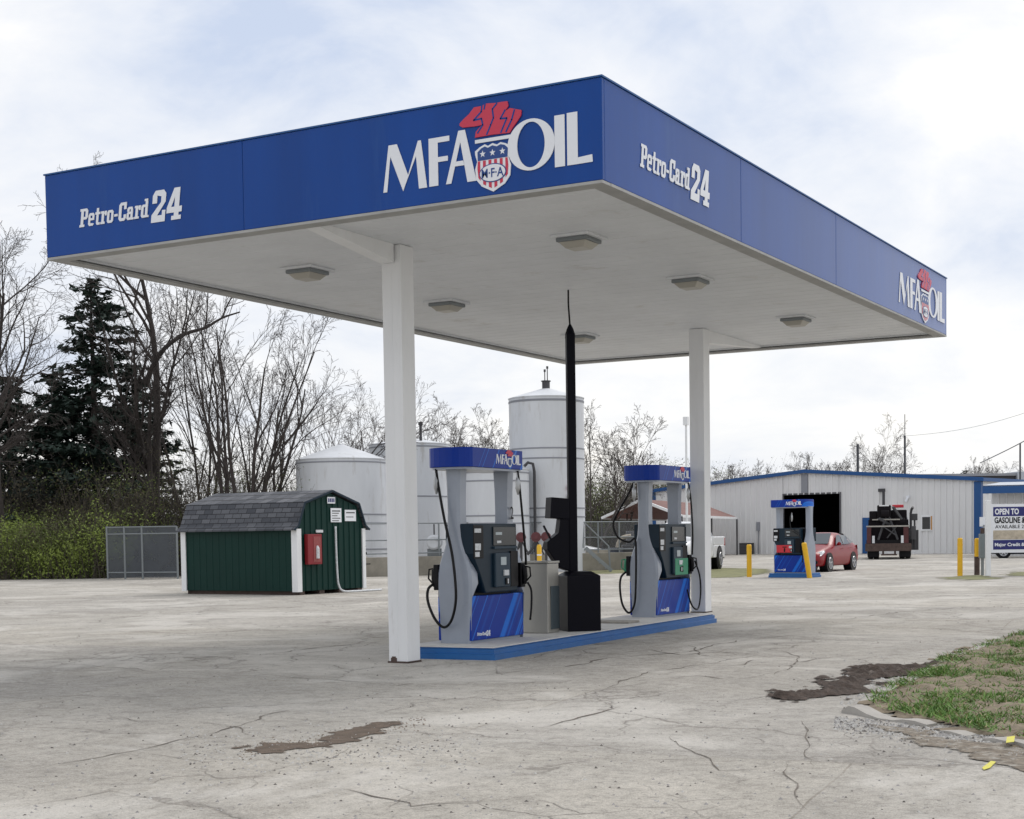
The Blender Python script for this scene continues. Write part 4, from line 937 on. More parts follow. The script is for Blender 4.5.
mb = MB(); mb.box(-.25,.25,-.2,-.1,.7,1.0); mb.box(-.25,.25,.4,.5,.7,1.0); mb.box(-.6,.6,-.2,.6,.66,.72); mb.build('cradle', M['pipe_grey'], t)
MB().tube([(0,.1,1.5),(0,.1,1.95)], .03, 6).build('filler_pipe', M['pipe_dark'], t)
t = thing('yellow_post', 'short yellow post standing behind the steel cabinet', 'post', at(539, 52), 0)
MB().tube([(0,0,0),(0,0,1.08),(0,0,1.14)], [.085,.085,.05], 14).build('post', M['yellow'], t, smooth=True)
MB().tube([(0,0,.75),(0,0,.80)], .089, 14).build('band', M['white_vinyl'], t)
# steps with handrail
t = thing('metal_steps', 'small grey metal steps with a handrail climbing to the tank platform', 'steps', at(597, 58), CAMROT)
for s in (-.35, .35): MB().obox((-.45,s,.95),(.55,s,.05),.05,.14).build('stringer', M['pipe_grey'], t)
for k in range(4): MB().box(-.3+k*.24-.12,-.3+k*.24+.12,-.33,.33,.78-k*.22,.81-k*.22).build('tread', M['pipe_grey'], t)
for s in (-.35, .35): MB().tube([(.5,s,.1),(.45,s,1.0),(-.5,s,1.95),(-.55,s,.95)], .025, 6).build('handrail', M['pipe_grey'], t)

# ------------------------------------------------------------------ chain link fence at the left
fp = [at(107,57), at(142,56.6), at(177,56.2)]
t = thing('chain_link_fence', 'grey chain link fence section between the bushes and the green shed', 'fence', (0,0,0))
for p in fp+[fp[0].lerp(fp[1],.5)*1.0]: MB().tube([V((p.x,p.y,0)), V((p.x,p.y,2.02 if p is not fp[-1] else 1.98))], .04, 8).build('post', M['pipe_grey'], t)
for z in (1.98, 1.72, .25): MB().tube([V((p.x,p.y,z)) for p in fp], .03, 6).build('rail', M['pipe_grey'], t)
def mesh_wire():
    m = pmat('chain_mesh', (.07,.08,.095), rough=.5); nt = m.node_tree; b = nt.nodes['Principled BSDF']
    tc = nt.nodes.new('ShaderNodeTexCoord'); ns = nt.nodes.new('ShaderNodeTexNoise'); ns.inputs['Scale'].default_value = 3; nt.links.new(tc.outputs['Object'], ns.inputs['Vector'])
    r = nt.nodes.new('ShaderNodeMapRange'); r.inputs[3].default_value = .6; r.inputs[4].default_value = .92; nt.links.new(ns.outputs[0], r.inputs[0]); nt.links.new(r.outputs[0], b.inputs['Alpha']); return m
mb = MB(); mw = mesh_wire()
for a_, b_ in zip(fp, fp[1:]): mb.add([V((a_.x,a_.y,.05)), V((b_.x,b_.y,.05)), V((b_.x,b_.y,1.96)), V((a_.x,a_.y,1.96))], [(0,1,2,3)])
mb.build('chain_mesh', mw, t)

# ------------------------------------------------------------------ metal workshop building
BL, BM_, BR = at(653,108), at(803,99.6), at(981,92)
bd = (BR-BL); bw = bd.length; rzb = math.atan2(bd.y, bd.x)
wk = thing('metal_workshop', 'long low corrugated white metal workshop with blue eaves and an open bay door', 'building', BL, rzb)
xm = (BM_-BL).length; HEV, HPK, BD = 4.66, 5.60, 26.
def roofz(x): return HEV+(HPK-HEV)*(x/xm if x < xm else (bw-x)/(bw-xm))
inv = Matrix.Rotation(-rzb, 4, 'Z') @ Matrix.Translation(-BL)
def wx(u):   # where image column u meets the front wall, in wall coordinates
    d = ray(u, hy(u)); d0 = inv @ (CP+V((d.x,d.y,0))*1.) - inv @ CP; o_ = inv @ CP; return o_.x + d0.x*(-o_.y/d0.y)
dx0, dx1, dzt = wx(783.7), wx(840), 3.98
def ribwall(mb, x0, x1, zf0, zf1, y=0., pitch=.305, dep=.072):
    x = x0
    while x < x1-1e-4:
        e_ = min(x1, x+pitch); xs = [x, x+(e_-x)*.62, x+(e_-x)*.72, x+(e_-x)*.90, e_]; ys = [y, y, y-dep, y-dep, y]
        for i in range(4):
            mb.add([(xs[i],ys[i],zf0(xs[i])),(xs[i+1],ys[i+1],zf0(xs[i+1])),(xs[i+1],ys[i+1],zf1(xs[i+1])),(xs[i],ys[i],zf1(xs[i]))], [(0,1,2,3)])
        x = e_
mb = MB(); z0 = lambda x: 0.; zt = lambda x: roofz(x)-.02
ribwall(mb, 0, dx0, z0, zt, pitch=.42); ribwall(mb, dx0, dx1, lambda x: dzt, zt, pitch=.42); ribwall(mb, dx1, bw, z0, zt, pitch=.42)
mb.build('front_wall', M['siding'], wk)
mb = MB(); mb.add([(bw,0,0),(bw,BD,0),(bw,BD,HEV),(bw,0,HEV)], [(0,1,2,3)]); mb.add([(0,0,0),(0,BD,0),(0,BD,HEV),(0,0,HEV)], [(0,1,2,3)])
mb.add([(0,BD,0),(bw,BD,0),(bw,BD,HEV),(xm,BD,HPK),(0,BD,HEV)], [(0,1,2,3,4)]); mb.build('side_wall', M['siding'], wk)
mb = MB(); mb.add([(-.2,-.2,HEV-.02),(xm,-.2,HPK+.0),(xm,BD,HPK+.0),(-.2,BD,HEV-.02)], [(0,1,2,3)]); mb.add([(bw+.2,-.2,HEV-.02),(xm,-.2,HPK),(xm,BD,HPK),(bw+.2,BD,HEV-.02)], [(0,1,2,3)])
mb.build('roof', M['roof_metal'], wk)
mb = MB(); mb.obox((-.2,-.18,HEV-.08),(xm,-.18,HPK-.06),.12,.24); mb.obox((xm,-.181,HPK-.06),(bw+.2,-.181,HEV-.08),.12,.24); mb.obox((bw+.2,-.24,HEV-.1),(bw+.2,BD,HEV-.1),.12,.22); mb.obox((-.2,-.24,HEV-.1),(-.2,BD,HEV-.1),.12,.22)
mb.build('eave_trim', M['trim_blue'], wk)
MB().box(bw-.42,bw+.04,-.10,.2,0,HEV-.2).build('corner_trim', M['trim_blue'], wk)
MB().box(-.04,.34,-.10,.2,0,HEV-.2).build('corner_trim', M['trim_blue'], wk)
mb = MB(); mb.box(dx0-.1,dx0,-.06,.1,0,dzt+.1); mb.box(dx1,dx1+.1,-.06,.1,0,dzt+.1); mb.box(dx0,dx1,-.06,.1,dzt,dzt+.1); mb.build('door_frame', M['dark_edge'], wk)
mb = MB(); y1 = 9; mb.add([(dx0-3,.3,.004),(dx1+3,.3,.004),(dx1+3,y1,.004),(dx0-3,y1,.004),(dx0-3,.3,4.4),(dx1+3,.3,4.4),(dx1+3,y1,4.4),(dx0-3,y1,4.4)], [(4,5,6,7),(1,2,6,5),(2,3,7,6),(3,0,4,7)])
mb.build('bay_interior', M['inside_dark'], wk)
px0, px1 = wx(802), wx(808.5); MB().box(px0,px1,-.09,-.036,dzt+.12,HPK-.25).build('vent_panel', M['tank_seam'], wk)
px0, px1 = wx(863), wx(874); MB().box(px0,px1,-.08,-.036,.02,2.35).build('side_door', M['trim_blue'], wk)
px0, px1 = wx(921.5), wx(933.5)
wn = MB().box(px0,px1,-.10,-.036,1.45,2.42).build('window', M['white_paint'], wk, bevel=.01)
MB().box(px0+.1,px1-.18,-.106,-.101,1.55,2.32).build('pane', M['glass'], wn); MB().box(px1-.14,px1-.04,-.108,-.101,1.5,2.38).build('frame', M['orange'], wn)
mb = MB(); px0 = wx(884.5); mb.tube([(px0,-.12,2.4),(px0,-.12,4.1)], .09, 8); mb.box(px0-.35,px0+.1,-.2,-.04,4.0,4.2); mb.build('flue', M['pipe_dark'], wk)
mb = MB(); px0 = wx(759); mb.box(px0-.12,px0+.12,-.15,-.036,1.6,2.2); mb.tube([(px0,-.08,0),(px0,-.08,1.6)], .03, 6); mb.build('electric_box', M['tank_seam'], wk)
px0 = wx(909); mb = MB(); mb.box(px0-.1,px0+.1,-.2,-.036,3.55,3.7); mb.tube([(px0,-.15,3.6),(px0-.1,-.25,3.3)], .08, 8); mb.build('wall_lamp', M['white_vinyl'], wk)
t = thing('air_conditioner', 'dark boxy air conditioning unit at the foot of the workshop wall', 'air conditioner', BL+ (bd.normalized()*wx(752))+V((bd.y,-bd.x,0)).normalized()*.7, rzb)
MB().box(-.38,.38,-.35,.35,0,.78).build('casing', M['pipe_dark'], t, bevel=.02)
mb = MB()
for k in range(6): mb.box(-.33,.33,-.365,-.352,.1+k*.1,.14+k*.1)
mb.build('grille', M['dark_edge'], t)
# lean-to at the right
lt = thing('lean_to_office', 'lower white building with blue fascia at the right edge behind the sign', 'building', at(992,82), CAMROT-R(16))
ribm = MB(); ribwall(ribm, 0, 9, z0, lambda x: 3.45, pitch=.42); ribm.add([(0,0,0),(0,8,0),(0,8,3.9),(0,0,3.45)], [(0,1,2,3)]); ribm.add([(9,0,0),(9,8,0),(9,8,3.9),(9,0,3.45)], [(0,1,2,3)]); ribm.build('wall', M['siding'], lt)
MB().box(-.5,9.3,-1.3,-1.15,3.42,3.85).build('fascia', M['trim_blue'], lt)
mb = MB(); mb.add([(-.5,-1.3,3.86),(9.3,-1.3,3.86),(9.3,8,4.3),(.5,8,4.3),(-.5,-1.3,3.80),(9.3,-1.3,3.80),(9.3,8,4.22),(.5,8,4.22)], [(0,1,2,3),(7,6,5,4),(0,4,5,1),(1,5,6,2),(3,7,4,0)]); mb.build('roof', M['roof_metal'], lt)
for x in (-.3, 3., 6.): MB().box(x,x+.12,-1.25,-1.13,0,3.45).build('post', M['white_paint'], lt)
MB().box(.6,3.4,-.05,-.036,.3,2.3).build('window', M['glass'], lt)
# far long dark building
fb = thing('distant_long_building', 'long dark flat building just showing above the workshop roof at the right', 'building', at(890,150), CAMROT+R(3))
MB().box(0,13,0,12,0,6.9).build('wall', pmat('far_dark', (.045,.045,.055), rough=.7, var=.2), fb)
MB().box(12.9,18,-.5,12,0,7.3).build('end_block', M['roof_metal'], fb); MB().box(-.3,13,-.3,12,6.9,7.15).build('roof', M['tank_seam'], fb)
fb = thing('distant_pale_roof_building', 'far building whose pale reddish roof shows above the workshop ridge', 'building', at(835,210), CAMROT)
MB().box(0,24,0,14,0,8.2).build('wall', M['roof_metal'], fb)
mb = MB(); mb.add([(-1,-1,8.2),(25,-1,8.2),(25,15,8.2),(-1,15,8.2),(3,7,9.6),(21,7,9.6)], [(0,1,5,4),(1,2,5),(2,3,4,5),(3,0,4),(0,3,2,1)]); mb.build('roof', pmat('far_roof', (.5,.42,.4), rough=.7, var=.1), fb)

# carport
H0 = 2.45
A_, B_, C_, = at(602,90), at(682,85), at(737,100); D_ = A_+(C_-B_)
M1 = (A_+B_)/2+V((0,0,3.45)); M2 = (C_+D_)/2+V((0,0,3.45))
cp = thing('carport', 'open carport with a low red roof and white edge beside the workshop', 'carport', (0,0,0))
z_ = lambda p, z: V((p.x, p.y, z))
mb = MB()
for (a_, b_) in ((A_, D_), (B_, C_)):
    q_ = [z_(a_,H0), z_(b_,H0), M2, M1]; mb.add(q_+[p+V((0,0,.08)) for p in q_], [(0,1,2,3),(7,6,5,4),(0,4,5,1),(1,5,6,2),(2,6,7,3),(3,7,4,0)])
mb.build('roof', M['red_roof'], cp)
mb = MB(); up1 = V((0,0,.02))
for a_, b_ in ((z_(A_,H0),M1), (M1,z_(B_,H0)), (z_(B_,H0),z_(C_,H0)), (z_(A_,H0),z_(D_,H0))): mb.obox(a_+up1, b_+up1, .1, .15)
mb.build('edge_board', M['white_paint'], cp)
for p in (A_, B_, C_, D_, B_.lerp(C_,.5), A_.lerp(D_,.5)): MB().tube([z_(p,0), z_(p,H0)], .06, 8).build('post', M['pipe_dark'], cp)

# poles
def pole(label, u, depth, h, r_, mat, name='utility_pole', cat='pole', z0=0., cap=None):
    t = thing(name, label, cat, at(u, depth)); MB().tube([(0,0,z0),(0,0,h)], [r_, r_*.8], 8).build('shaft', mat, t)
    if cap: MB().box(-cap,cap,-cap,cap,h-.1,h+.25).build('cap', mat, t)
    return t
pole('thin pale pole rising behind the farther pump, capped at the top', 687, 64, 6.2, .06, M['white_paint'], cap=.1)
pole('short dark pole above the workshop roof, left of the mast', 858, 110, 7.9, .12, M['pipe_dark'])
p_ = pole('slender mast with a thin whip above the workshop roof, tallest of the poles', 905, 112, 8.6, .10, M['pipe_dark'], name='antenna_mast', cat='antenna')
MB().tube([(0,0,8.5),(0,0,10.2)], .03, 5).build('whip', M['pipe_dark'], p_)
pole('thin dark pole at the far right edge above the lean-to', 1020, 112, 7.9, .08, M['pipe_dark'])
a_, b_ = at3(980, 463, 110), at3(1100, 395, 90); pts = [a_.lerp(b_, k/12)-V((0,0,.9*math.sin(PI*k/12)*.25)) for k in range(13)]
tag(MB().tube(pts, .035, 5).build('overhead_cable', M['pipe_dark']), 'thick dark overhead cable rising to the upper right', 'cable')
a_, b_ = at3(905, 436, 112), at3(1100, 385, 80); pts = [a_.lerp(b_, k/12)-V((0,0,.6*math.sin(PI*k/12))) for k in range(13)]
tag(MB().tube(pts, .012, 4).build('overhead_wire', M['pipe_grey']), 'thin pale overhead wire from the mast to the upper right', 'wire')

# ------------------------------------------------------------------ bollards, sign
def bollard(label, p, lean=(0,0), mats=('yellow',), h=1.07):
    t = thing('bollard', label, 'bollard', (p.x, p.y, 0), 0, 'yellow steel bollards in the yard')
    top = V((lean[0], lean[1], h))
    MB().tube([(0,0,-.02), top*.5, top*.97, top], [.082,.082,.082,.055], 14).build('post', M[mats[0]], t, smooth=True)
    MB().tube([top*.80, top*.84], .087, 14).build('band', M['yellow'], t)
    if len(mats) > 1: MB().tube([(0,0,0), top*.5], .086, 14).build('rust_sleeve', M[mats[1]], t)
    return t
bollard('upright yellow bollard standing alone between the rear column and the lone pump', at(749,48.8))
bollard('yellow bollard leaning to the left against the lone pump', at(809.5,46.8), lean=(-.15,-.10), h=1.12)
bollard('clean upright yellow bollard left of the white sign post', at(960,46.9), h=1.2)
bollard('rusty-footed yellow bollard close beside the grey meter box', at(977,47.7), mats=('yellow','rust'), h=1.18)
t = thing('meter_box', 'grey electrical meter box on a post beside the sign', 'electrical box', at(982.5,47.2), CAMROT)
MB().tube([(0,0,0),(0,0,.7)], .05, 8).build('post', M['pipe_grey'], t); MB().box(-.1,.14,-.1,.1,.55,1.32).build('box', pmat('meter_grey',(.17,.2,.21),rough=.5), t, bevel=.015)
MB().tube([(0,0,1.3),(0,0,1.5)], .07, 10).build('meter', M['rust'], t); MB().box(-.08,.14,.03,.05,1.55,1.85).build('sign_plate', M['white_vinyl'], t); MB().tube([(0.05,.02,1.3),(.05,.02,1.6)], .02, 6).build('conduit', M['pipe_grey'], t)
sg = thing('roadside_sign', 'navy and white board on white posts advertising gasoline, at the right edge', 'sign', at(988,46.5), CAMROT+R(2))
MB().box(-.075,.075,-.06,.06,0,2.36).build('post', M['white_paint'], sg, bevel=.01); MB().box(2.525,2.675,-.06,.06,0,2.36).build('post', M['white_paint'], sg, bevel=.01)
bdx = MB().box(.076,2.524,-.04,.04,.72,2.24).build('board', M['white_vinyl'], sg)
frs = (V((0,-.041,0)), V((1,0,0)), V((0,0,1)), V((0,-1,0)))
MB().prism([(.15,1.86),(2.46,1.86),(2.46,2.15),(.15,2.15)], frs, .004).build('header_panel', M['sign_navy'], bdx)
MB().prism([(.15,.82),(2.46,.82),(2.46,1.12),(.15,1.12)], frs, .004).build('footer_panel', M['sign_navy'], bdx)
MB().prism([(.15,1.135),(2.46,1.135),(2.46,1.42),(.15,1.42)], frs, .003).build('picture_panel', M['sign_tan'], bdx)
text_mb('OPEN TO', .20, .96, 1.91, 2.10, frs, .006, off=.04).build('lettering', M['white_vinyl'], bdx)
text_mb('GASOLINE &', .19, 1.17, 1.64, 1.83, frs, .006, off=.03).build('lettering', M['pump_black'], bdx); text_mb('AVAILABLE 24', .21, 1.2, 1.48, 1.59, frs, .005, off=.008).build('lettering', M['pump_black'], bdx)
text_mb('Major Credit & F', .20, 1.25, .89, 1.03, frs, .006, off=.03).build('lettering', M['white_vinyl'], bdx)

# ------------------------------------------------------------------ vehicles
def wheel(parent, x, y, r_, w_, s):
    t_ = MB().tube([(x-s*w_/2,y,r_),(x-s*w_*.4,y,r_),(x+s*w_*.4,y,r_),(x+s*w_/2,y,r_)], [r_*.93,r_,r_,r_*.93], 24).build('wheel', M['tyre'], parent, smooth=True)
    mb = MB(); mb.tube([(x+s*(w_/2+.001),y,r_),(x+s*(w_/2+.012),y,r_)], [r_*.62,r_*.60], 20); rm = mb.build('rim', M['dark_edge'], t_)
    mb = MB()
    for k in range(5):
        a = 2*PI*k/5+.3; mb.obox((x+s*(w_/2+.018),y,r_),(x+s*(w_/2+.018),y+math.cos(a)*r_*.6,r_+math.sin(a)*r_*.6), .05, .02, upv=V((1,0,0)))
    mb.tube([(x+s*(w_/2+.012),y,r_),(x+s*(w_/2+.03),y,r_)], r_*.16, 10)
    nb = len(mb.v)
    ring_ = [(x+s*(w_/2+.02),y+math.cos(a)*r_*.62,r_+math.sin(a)*r_*.62) for a in [2*PI*k/24 for k in range(25)]]; mb.tube(ring_, .018, 5)
    mb.build('spoke', M['rim'], t_)
def loft_body(st, mat, parent, name='body'):
    """st: rows (y, z_bottom, z_mid, z_belt, z_top, w_bottom, w_mid, w_belt, w_top)"""
    mb = MB(); vs = []
    for (y, zb, zm, zl, zt_, wb, wm, wb2, wt) in st:
        half = [(wb*.9,zb),(wb,zb+.06),(wm,zm),(wb2,zl),(wt,zt_-.02),(wt*.6,zt_+.01)]
        vs += [(x,y,z) for x, z in half]+[(-x,y,z) for x, z in half[::-1]]
    n_ = 12; fs = [(n_*i+k,n_*i+(k+1)%n_,n_*i+n_+(k+1)%n_,n_*i+n_+k) for i in range(len(st)-1) for k in range(n_)]
    fs += [tuple(range(n_))[::-1], tuple(n_*(len(st)-1)+k for k in range(n_))]
    mb.add(vs, fs); o = mb.build(name, mat, parent, smooth='all')
    s = o.modifiers.new('sub', 'SUBSURF'); s.levels = 2; s.render_levels = 2
    return o
def sedan(label, loc, rz, mat, group=None):
    t = thing('parked_car', label, 'car', loc, rz, group)
    st = [(-2.28,.28,.42,.52,.60,.55,.62,.60,.5),(-2.20,.20,.40,.60,.70,.72,.80,.74,.6),(-1.9,.18,.45,.68,.80,.82,.87,.80,.68),(-1.3,.18,.48,.80,.93,.86,.89,.84,.74),(-.85,.18,.50,.88,.99,.87,.90,.86,.74),(-.25,.18,.5,.92,1.36,.87,.90,.86,.62),(.15,.18,.5,.93,1.43,.87,.90,.86,.62),
          (.8,.18,.5,.95,1.42,.87,.90,.86,.60),(1.35,.18,.5,.97,1.27,.87,.90,.85,.6),(1.8,.20,.52,.98,1.07,.85,.88,.82,.64),(2.15,.25,.52,.94,1.02,.80,.84,.78,.62),(2.27,.32,.55,.88,.92,.70,.76,.7,.55)]
    loft_body(st, mat, t)
    for y in (-1.38, 1.32):
        for s in (-1, 1):
            MB().tube([(s*.60,y,.33),(s*.905,y,.33)], .37, 24).build('wheel_arch', M['pump_black'], t)
            wheel(t, s*.80, y, .315, .2, s)
    for s in (-1, 1):
        mb = MB()
        def sw(pts): mb.add([(s*x, y, z) for x, y, z in pts], [tuple(range(len(pts)))])
        sw([(.86,-.62,.97),(.86,.20,.98),(.70,.20,1.35),(.70,-.13,1.31)]); sw([(.86,.26,.98),(.86,.98,1.0),(.69,.90,1.31),(.70,.26,1.35)]); sw([(.855,1.04,1.01),(.84,1.42,1.04),(.71,1.1,1.25),(.69,.97,1.3)])
        mb.build('side_window', M['car_glass'], t)
        MB().tube([(s*.88,-.55,.98),(s*.99,-.57,1.02),(s*1.01,-.56,1.05)], [.03,.08,.05], 8).build('mirror', mat, t, smooth=True)
        mb = MB(); mb.add([(s*.80,-2.02,.60),(s*.50,-2.26,.56),(s*.50,-2.20,.68),(s*.80,-1.85,.76)], [(0,1,2,3)]); mb.add([(s*.45,-2.27,.56),(s*.80,-2.07,.58),(s*.84,-1.75,.72),(s*.80,-1.72,.78),(s*.45,-2.16,.69)], [(0,1,2,3,4)]); mb.build('headlight', M['headlamp'], t)
        mb = MB(); mb.tube([(s*.66,-2.22,.36),(s*.66,-2.29,.36)], .07, 10); mb.build('fog_lamp', M['pump_black'], t)
        mb = MB(); mb.box(min(s*.9,s*.91),max(s*.9,s*.91),.0,.18,.82,.85); mb.box(min(s*.9,s*.91),max(s*.9,s*.91),.95,1.12,.84,.87); mb.build('door_handle', mat, t)
        mb = MB(); mb.add([(s*.84,2.0,.78),(s*.62,2.27,.78),(s*.62,2.24,.92),(s*.83,1.95,.95)], [(0,1,2,3)]); mb.build('tail_light', M['tail_red'], t)
    mb = MB(); mb.add([(-.68,-.98,1.02),(.68,-.98,1.02),(.56,-.27,1.40),(-.56,-.27,1.40)], [(0,1,2,3)]); mb.build('windscreen', M['car_glass'], t)
    mb = MB(); mb.add([(-.64,1.72,1.09),(.64,1.72,1.09),(.54,1.12,1.38),(-.54,1.12,1.38)], [(0,1,2,3)]); mb.build('rear_window', M['car_glass'], t)
    mb = MB(); mb.box(-.38,.38,-2.305,-2.27,.28,.44); mb.box(-.3,.3,-2.30,-2.26,.5,.56); mb.build('grille', M['pump_black'], t)
    return t
# red car: its nose points to the camera, a little to the left
fwp, rwp = at(829,53.8), at(853,56.2); dr = rwp-fwp; rz_ = math.atan2(dr.y, dr.x)-PI/2
side = V((math.cos(rz_), math.sin(rz_), 0))
cc = (fwp+rwp)/2-side*.86; cc.z = 0
sedan('red four-door car parked behind the lone pump, nose towards the camera', cc, rz_, M['car_red'])
def pickup(label, loc, rz, mat):
    t = thing('pickup_truck', label, 'pickup truck', loc, rz)
    # nose at -y
    st = [(-2.85,.5,.7,.95,1.02,.80,.88,.86,.74),(-2.7,.42,.7,1.08,1.16,.9,.96,.94,.85),(-1.7,.40,.75,1.16,1.24,.94,.99,.96,.88),(-1.25,.40,.75,1.2,1.30,.95,1.0,.97,.86),(-.6,.40,.75,1.24,1.88,.95,1.0,.97,.74),(-.2,.40,.75,1.25,1.93,.95,1.0,.97,.75),(.7,.40,.75,1.26,1.92,.95,1.0,.97,.75),(.95,.40,.75,1.26,1.86,.95,1.0,.97,.75),(1.0,.40,.75,1.24,1.30,.95,1.0,.97,.93)]
    b = loft_body(st, mat, t, 'cab')
    mb = MB(); mb.box(-.99,.99,1.05,2.9,.48,.98); mb.box(-.99,-.9,1.05,2.9,.981,1.32); mb.box(.9,.99,1.05,2.9,.981,1.32); mb.box(-.899,.899,2.82,2.9,.981,1.32); mb.box(-.899,.899,1.05,1.12,.981,1.32)
    mb.build('cargo_bed', mat, t, bevel=.03)
    for y in (-1.85, 1.95):
        for s in (-1, 1):
            MB().tube([(s*.6,y,.46),(s*1.005,y,.46)], .5, 24).build('wheel_arch', M['pump_black'], t); wheel(t, s*.90, y, .42, .27, s)
    for s in (-1, 1):
        mb = MB(); mb.add([(s*.985,-1.0,1.30),(s*.985,-.02,1.32),(s*.80,-.02,1.80),(s*.80,-.5,1.78)], [(0,1,2,3)]); mb.add([(s*.985,.06,1.32),(s*.985,.9,1.33),(s*.81,.85,1.78),(s*.80,.06,1.80)], [(0,1,2,3)]); mb.build('side_window', M['car_glass'], t)
        MB().box(min(s*.93,s*1.0),max(s*.93,s*1.0),2.84,2.915,.95,1.26).build('tail_light', M['tail_red'], t)
        MB().box(s*1.0-.02 if s > 0 else -1.22, 1.22 if s > 0 else -.98,-.95,-.85,1.2,1.45).build('mirror', M['pump_black'], t, bevel=.02)
    mb = MB(); mb.add([(-.8,-1.33,1.33),(.8,-1.33,1.33),(.68,-.68,1.85),(-.68,-.68,1.85)], [(0,1,2,3)]); mb.build('windscreen', M['car_glass'], t)
    MB().box(-.95,.95,2.92,3.05,.42,.62).build('rear_bumper', M['steel'], t, bevel=.02)
    return t
rw = at(719.5, 60.3); ang = R(53)    # tail at the right, nose to the left and nearer
# direction from nose to tail in camera frame: right*sin + away*cos
cr_, ca_ = V((math.cos(CAMROT), math.sin(CAMROT), 0)), V((-math.sin(CAMROT), math.cos(CAMROT), 0))
td = (cr_*math.cos(R(70))+ca_*math.sin(R(70))); rzp = math.atan2(td.y, td.x)-PI/2
sdv = V((math.cos(rzp), math.sin(rzp), 0))
pc = rw-td*1.95-sdv*1.0; pc.z = 0
pickup('white pickup truck parked behind the rear column, tail to the right', pc, rzp, M['car_white'])
sedan('pale car mostly hidden behind the railing left of the farther pump', at(560,74), CAMROT+R(80), M['car_white'])
sedan('dark car parked behind the roadside sign', at(1030,76), CAMROT+R(75), M['car_dark'])
sedan('grey car standing inside the dark workshop bay', at(829,101), CAMROT+R(85), M['pump_grey'])
# equipment and drums behind the railing
r = random.Random(11)
for i, (u, lb, mt, hh) in enumerate(((616,'dark steel drum behind the railing, left of the others','car_dark',1.2), (624,'yellowish bent pipe standing behind the railing','orange',1.35), (633,'dark boxy machine behind the railing beside the farther pump','pipe_dark',1.55))):
    if i == 1:
        t = thing('bent_pipe', lb, 'pipe', at(u,64), CAMROT); MB().tube(spline([(-.3,0,.1),(-.3,0,.9),(-.1,0,1.3),(.3,0,1.4)]), .08, 8).build('pipe', M['sign_tan'], t, smooth='all')
    elif i == 0:
        t = thing('steel_drum', lb, 'drum', at(u,64)); MB().lathe([(.3,0),(.3,.3),(.315,.31),(.3,.33),(.3,.6),(.315,.61),(.3,.63),(.3,.9)], 20).build('drum_shell', M[mt], t, smooth=True)
    else:
        t = thing('yard_machine', lb, 'machine', at(u,65), CAMROT); MB().box(-.5,.5,-.4,.4,.15,1.0).build('housing', M[mt], t, bevel=.04); MB().box(-.3,.4,-.3,.3,1.0,1.6).build('frame', M['dark_edge'], t, bevel=.03); wheel(t,-.5,0,.3,.15,-1); wheel(t,.5,0,.3,.15,1)

# wrecker truck, rear towards the camera
tw = thing('tow_truck', 'dark rusty tow truck parked tail-first against the workshop wall', 'tow truck', at(889,76.5), CAMROT-R(13))
MB().box(-1.2,1.12,0,.16,.42,.82).build('tailboard', M['rust'], tw, bevel=.02)
MB().box(-1.15,1.15,.17,4.3,.75,1.0).build('deck', M['pump_black'], tw, bevel=.02)
MB().box(-.45,.45,.2,7.2,.45,.74).build('chassis', M['pump_black'], tw)
for x0, x1 in ((-1.12,-.9), (.72,.98)):
    MB().box(x0,x1,.02,.3,.83,1.66).build('corner_post', pmat('old_red',(.07,.015,.016),rough=.6,var=.3), tw, bevel=.01)
for x in (-.85,.60): MB().box(x,x+.13,-.01,.05,.84,1.22).build('reflector', M['sticker'], tw)
MB().box(-1.15,1.02,.0,.12,1.67,1.74).build('cross_rail', M['concrete'], tw)
MB().box(-1.05,.98,.5,1.9,1.0,2.05).build('winch_box', M['inside_dark'], tw, bevel=.03)
mb = MB()
for (a_, b_, w_) in (((-.55,.1,1.0),(-.15,.4,2.2),.09), ((.45,.1,1.0),(.0,.4,2.2),.09), ((-.1,.2,1.1),(.42,.1,1.75),.06), ((-.5,.2,2.1),(1.0,1.2,1.2),.14), ((.2,.3,2.7),(1.0,.8,1.5),.12), ((-.3,.1,1.7),(.4,.1,1.2),.06)): mb.obox(a_, b_, w_, w_)
mb.build('boom', M['pipe_dark'], tw, bevel=.01)
MB().box(-.85,.55,.3,.45,2.02,2.08).build('boom_bar', M['concrete'], tw)
mb = MB(); mb.box(-.6,.1,.35,1.5,2.12,2.8); mb.box(.1,.9,.8,2.2,1.5,2.55); mb.box(-1.0,-.6,.5,1.4,1.9,2.5); mb.box(-.95,-.5,.8,2.,1.2,1.9); mb.tube([(-.4,.3,2.35),(.0,.3,2.35)], .2, 12); mb.tube([(.3,.7,1.9),(.8,.7,1.9)], .25, 12); mb.build('winch', M['inside_dark'], tw, bevel=.05)
MB().box(-.5,.0,.33,.40,2.74,2.80).build('winch_bar', M['white_paint'], tw)
loft_body([(4.3,.8,1.2,1.7,2.5,1.0,1.05,1.03,.85),(4.6,.7,1.2,1.7,2.62,1.05,1.08,1.05,.9),(5.7,.7,1.2,1.7,2.6,1.05,1.08,1.05,.88),(6.1,.7,1.2,1.6,1.8,1.0,1.05,1.0,.9),(7.4,.7,1.1,1.5,1.65,.9,.95,.9,.8),(7.5,.75,1.1,1.4,1.5,.8,.9,.85,.7)], M['car_dark'], tw, 'cab')
mb = MB(); mb.add([(-.7,4.28,1.75),(.7,4.28,1.75),(.65,4.36,2.4),(-.65,4.36,2.4)], [(0,1,2,3)]); mb.build('rear_window', M['car_glass'], tw)
MB().box(.15,.75,4.6,4.95,2.72,2.88).build('light_bar', M['pump_red'], tw, bevel=.03)
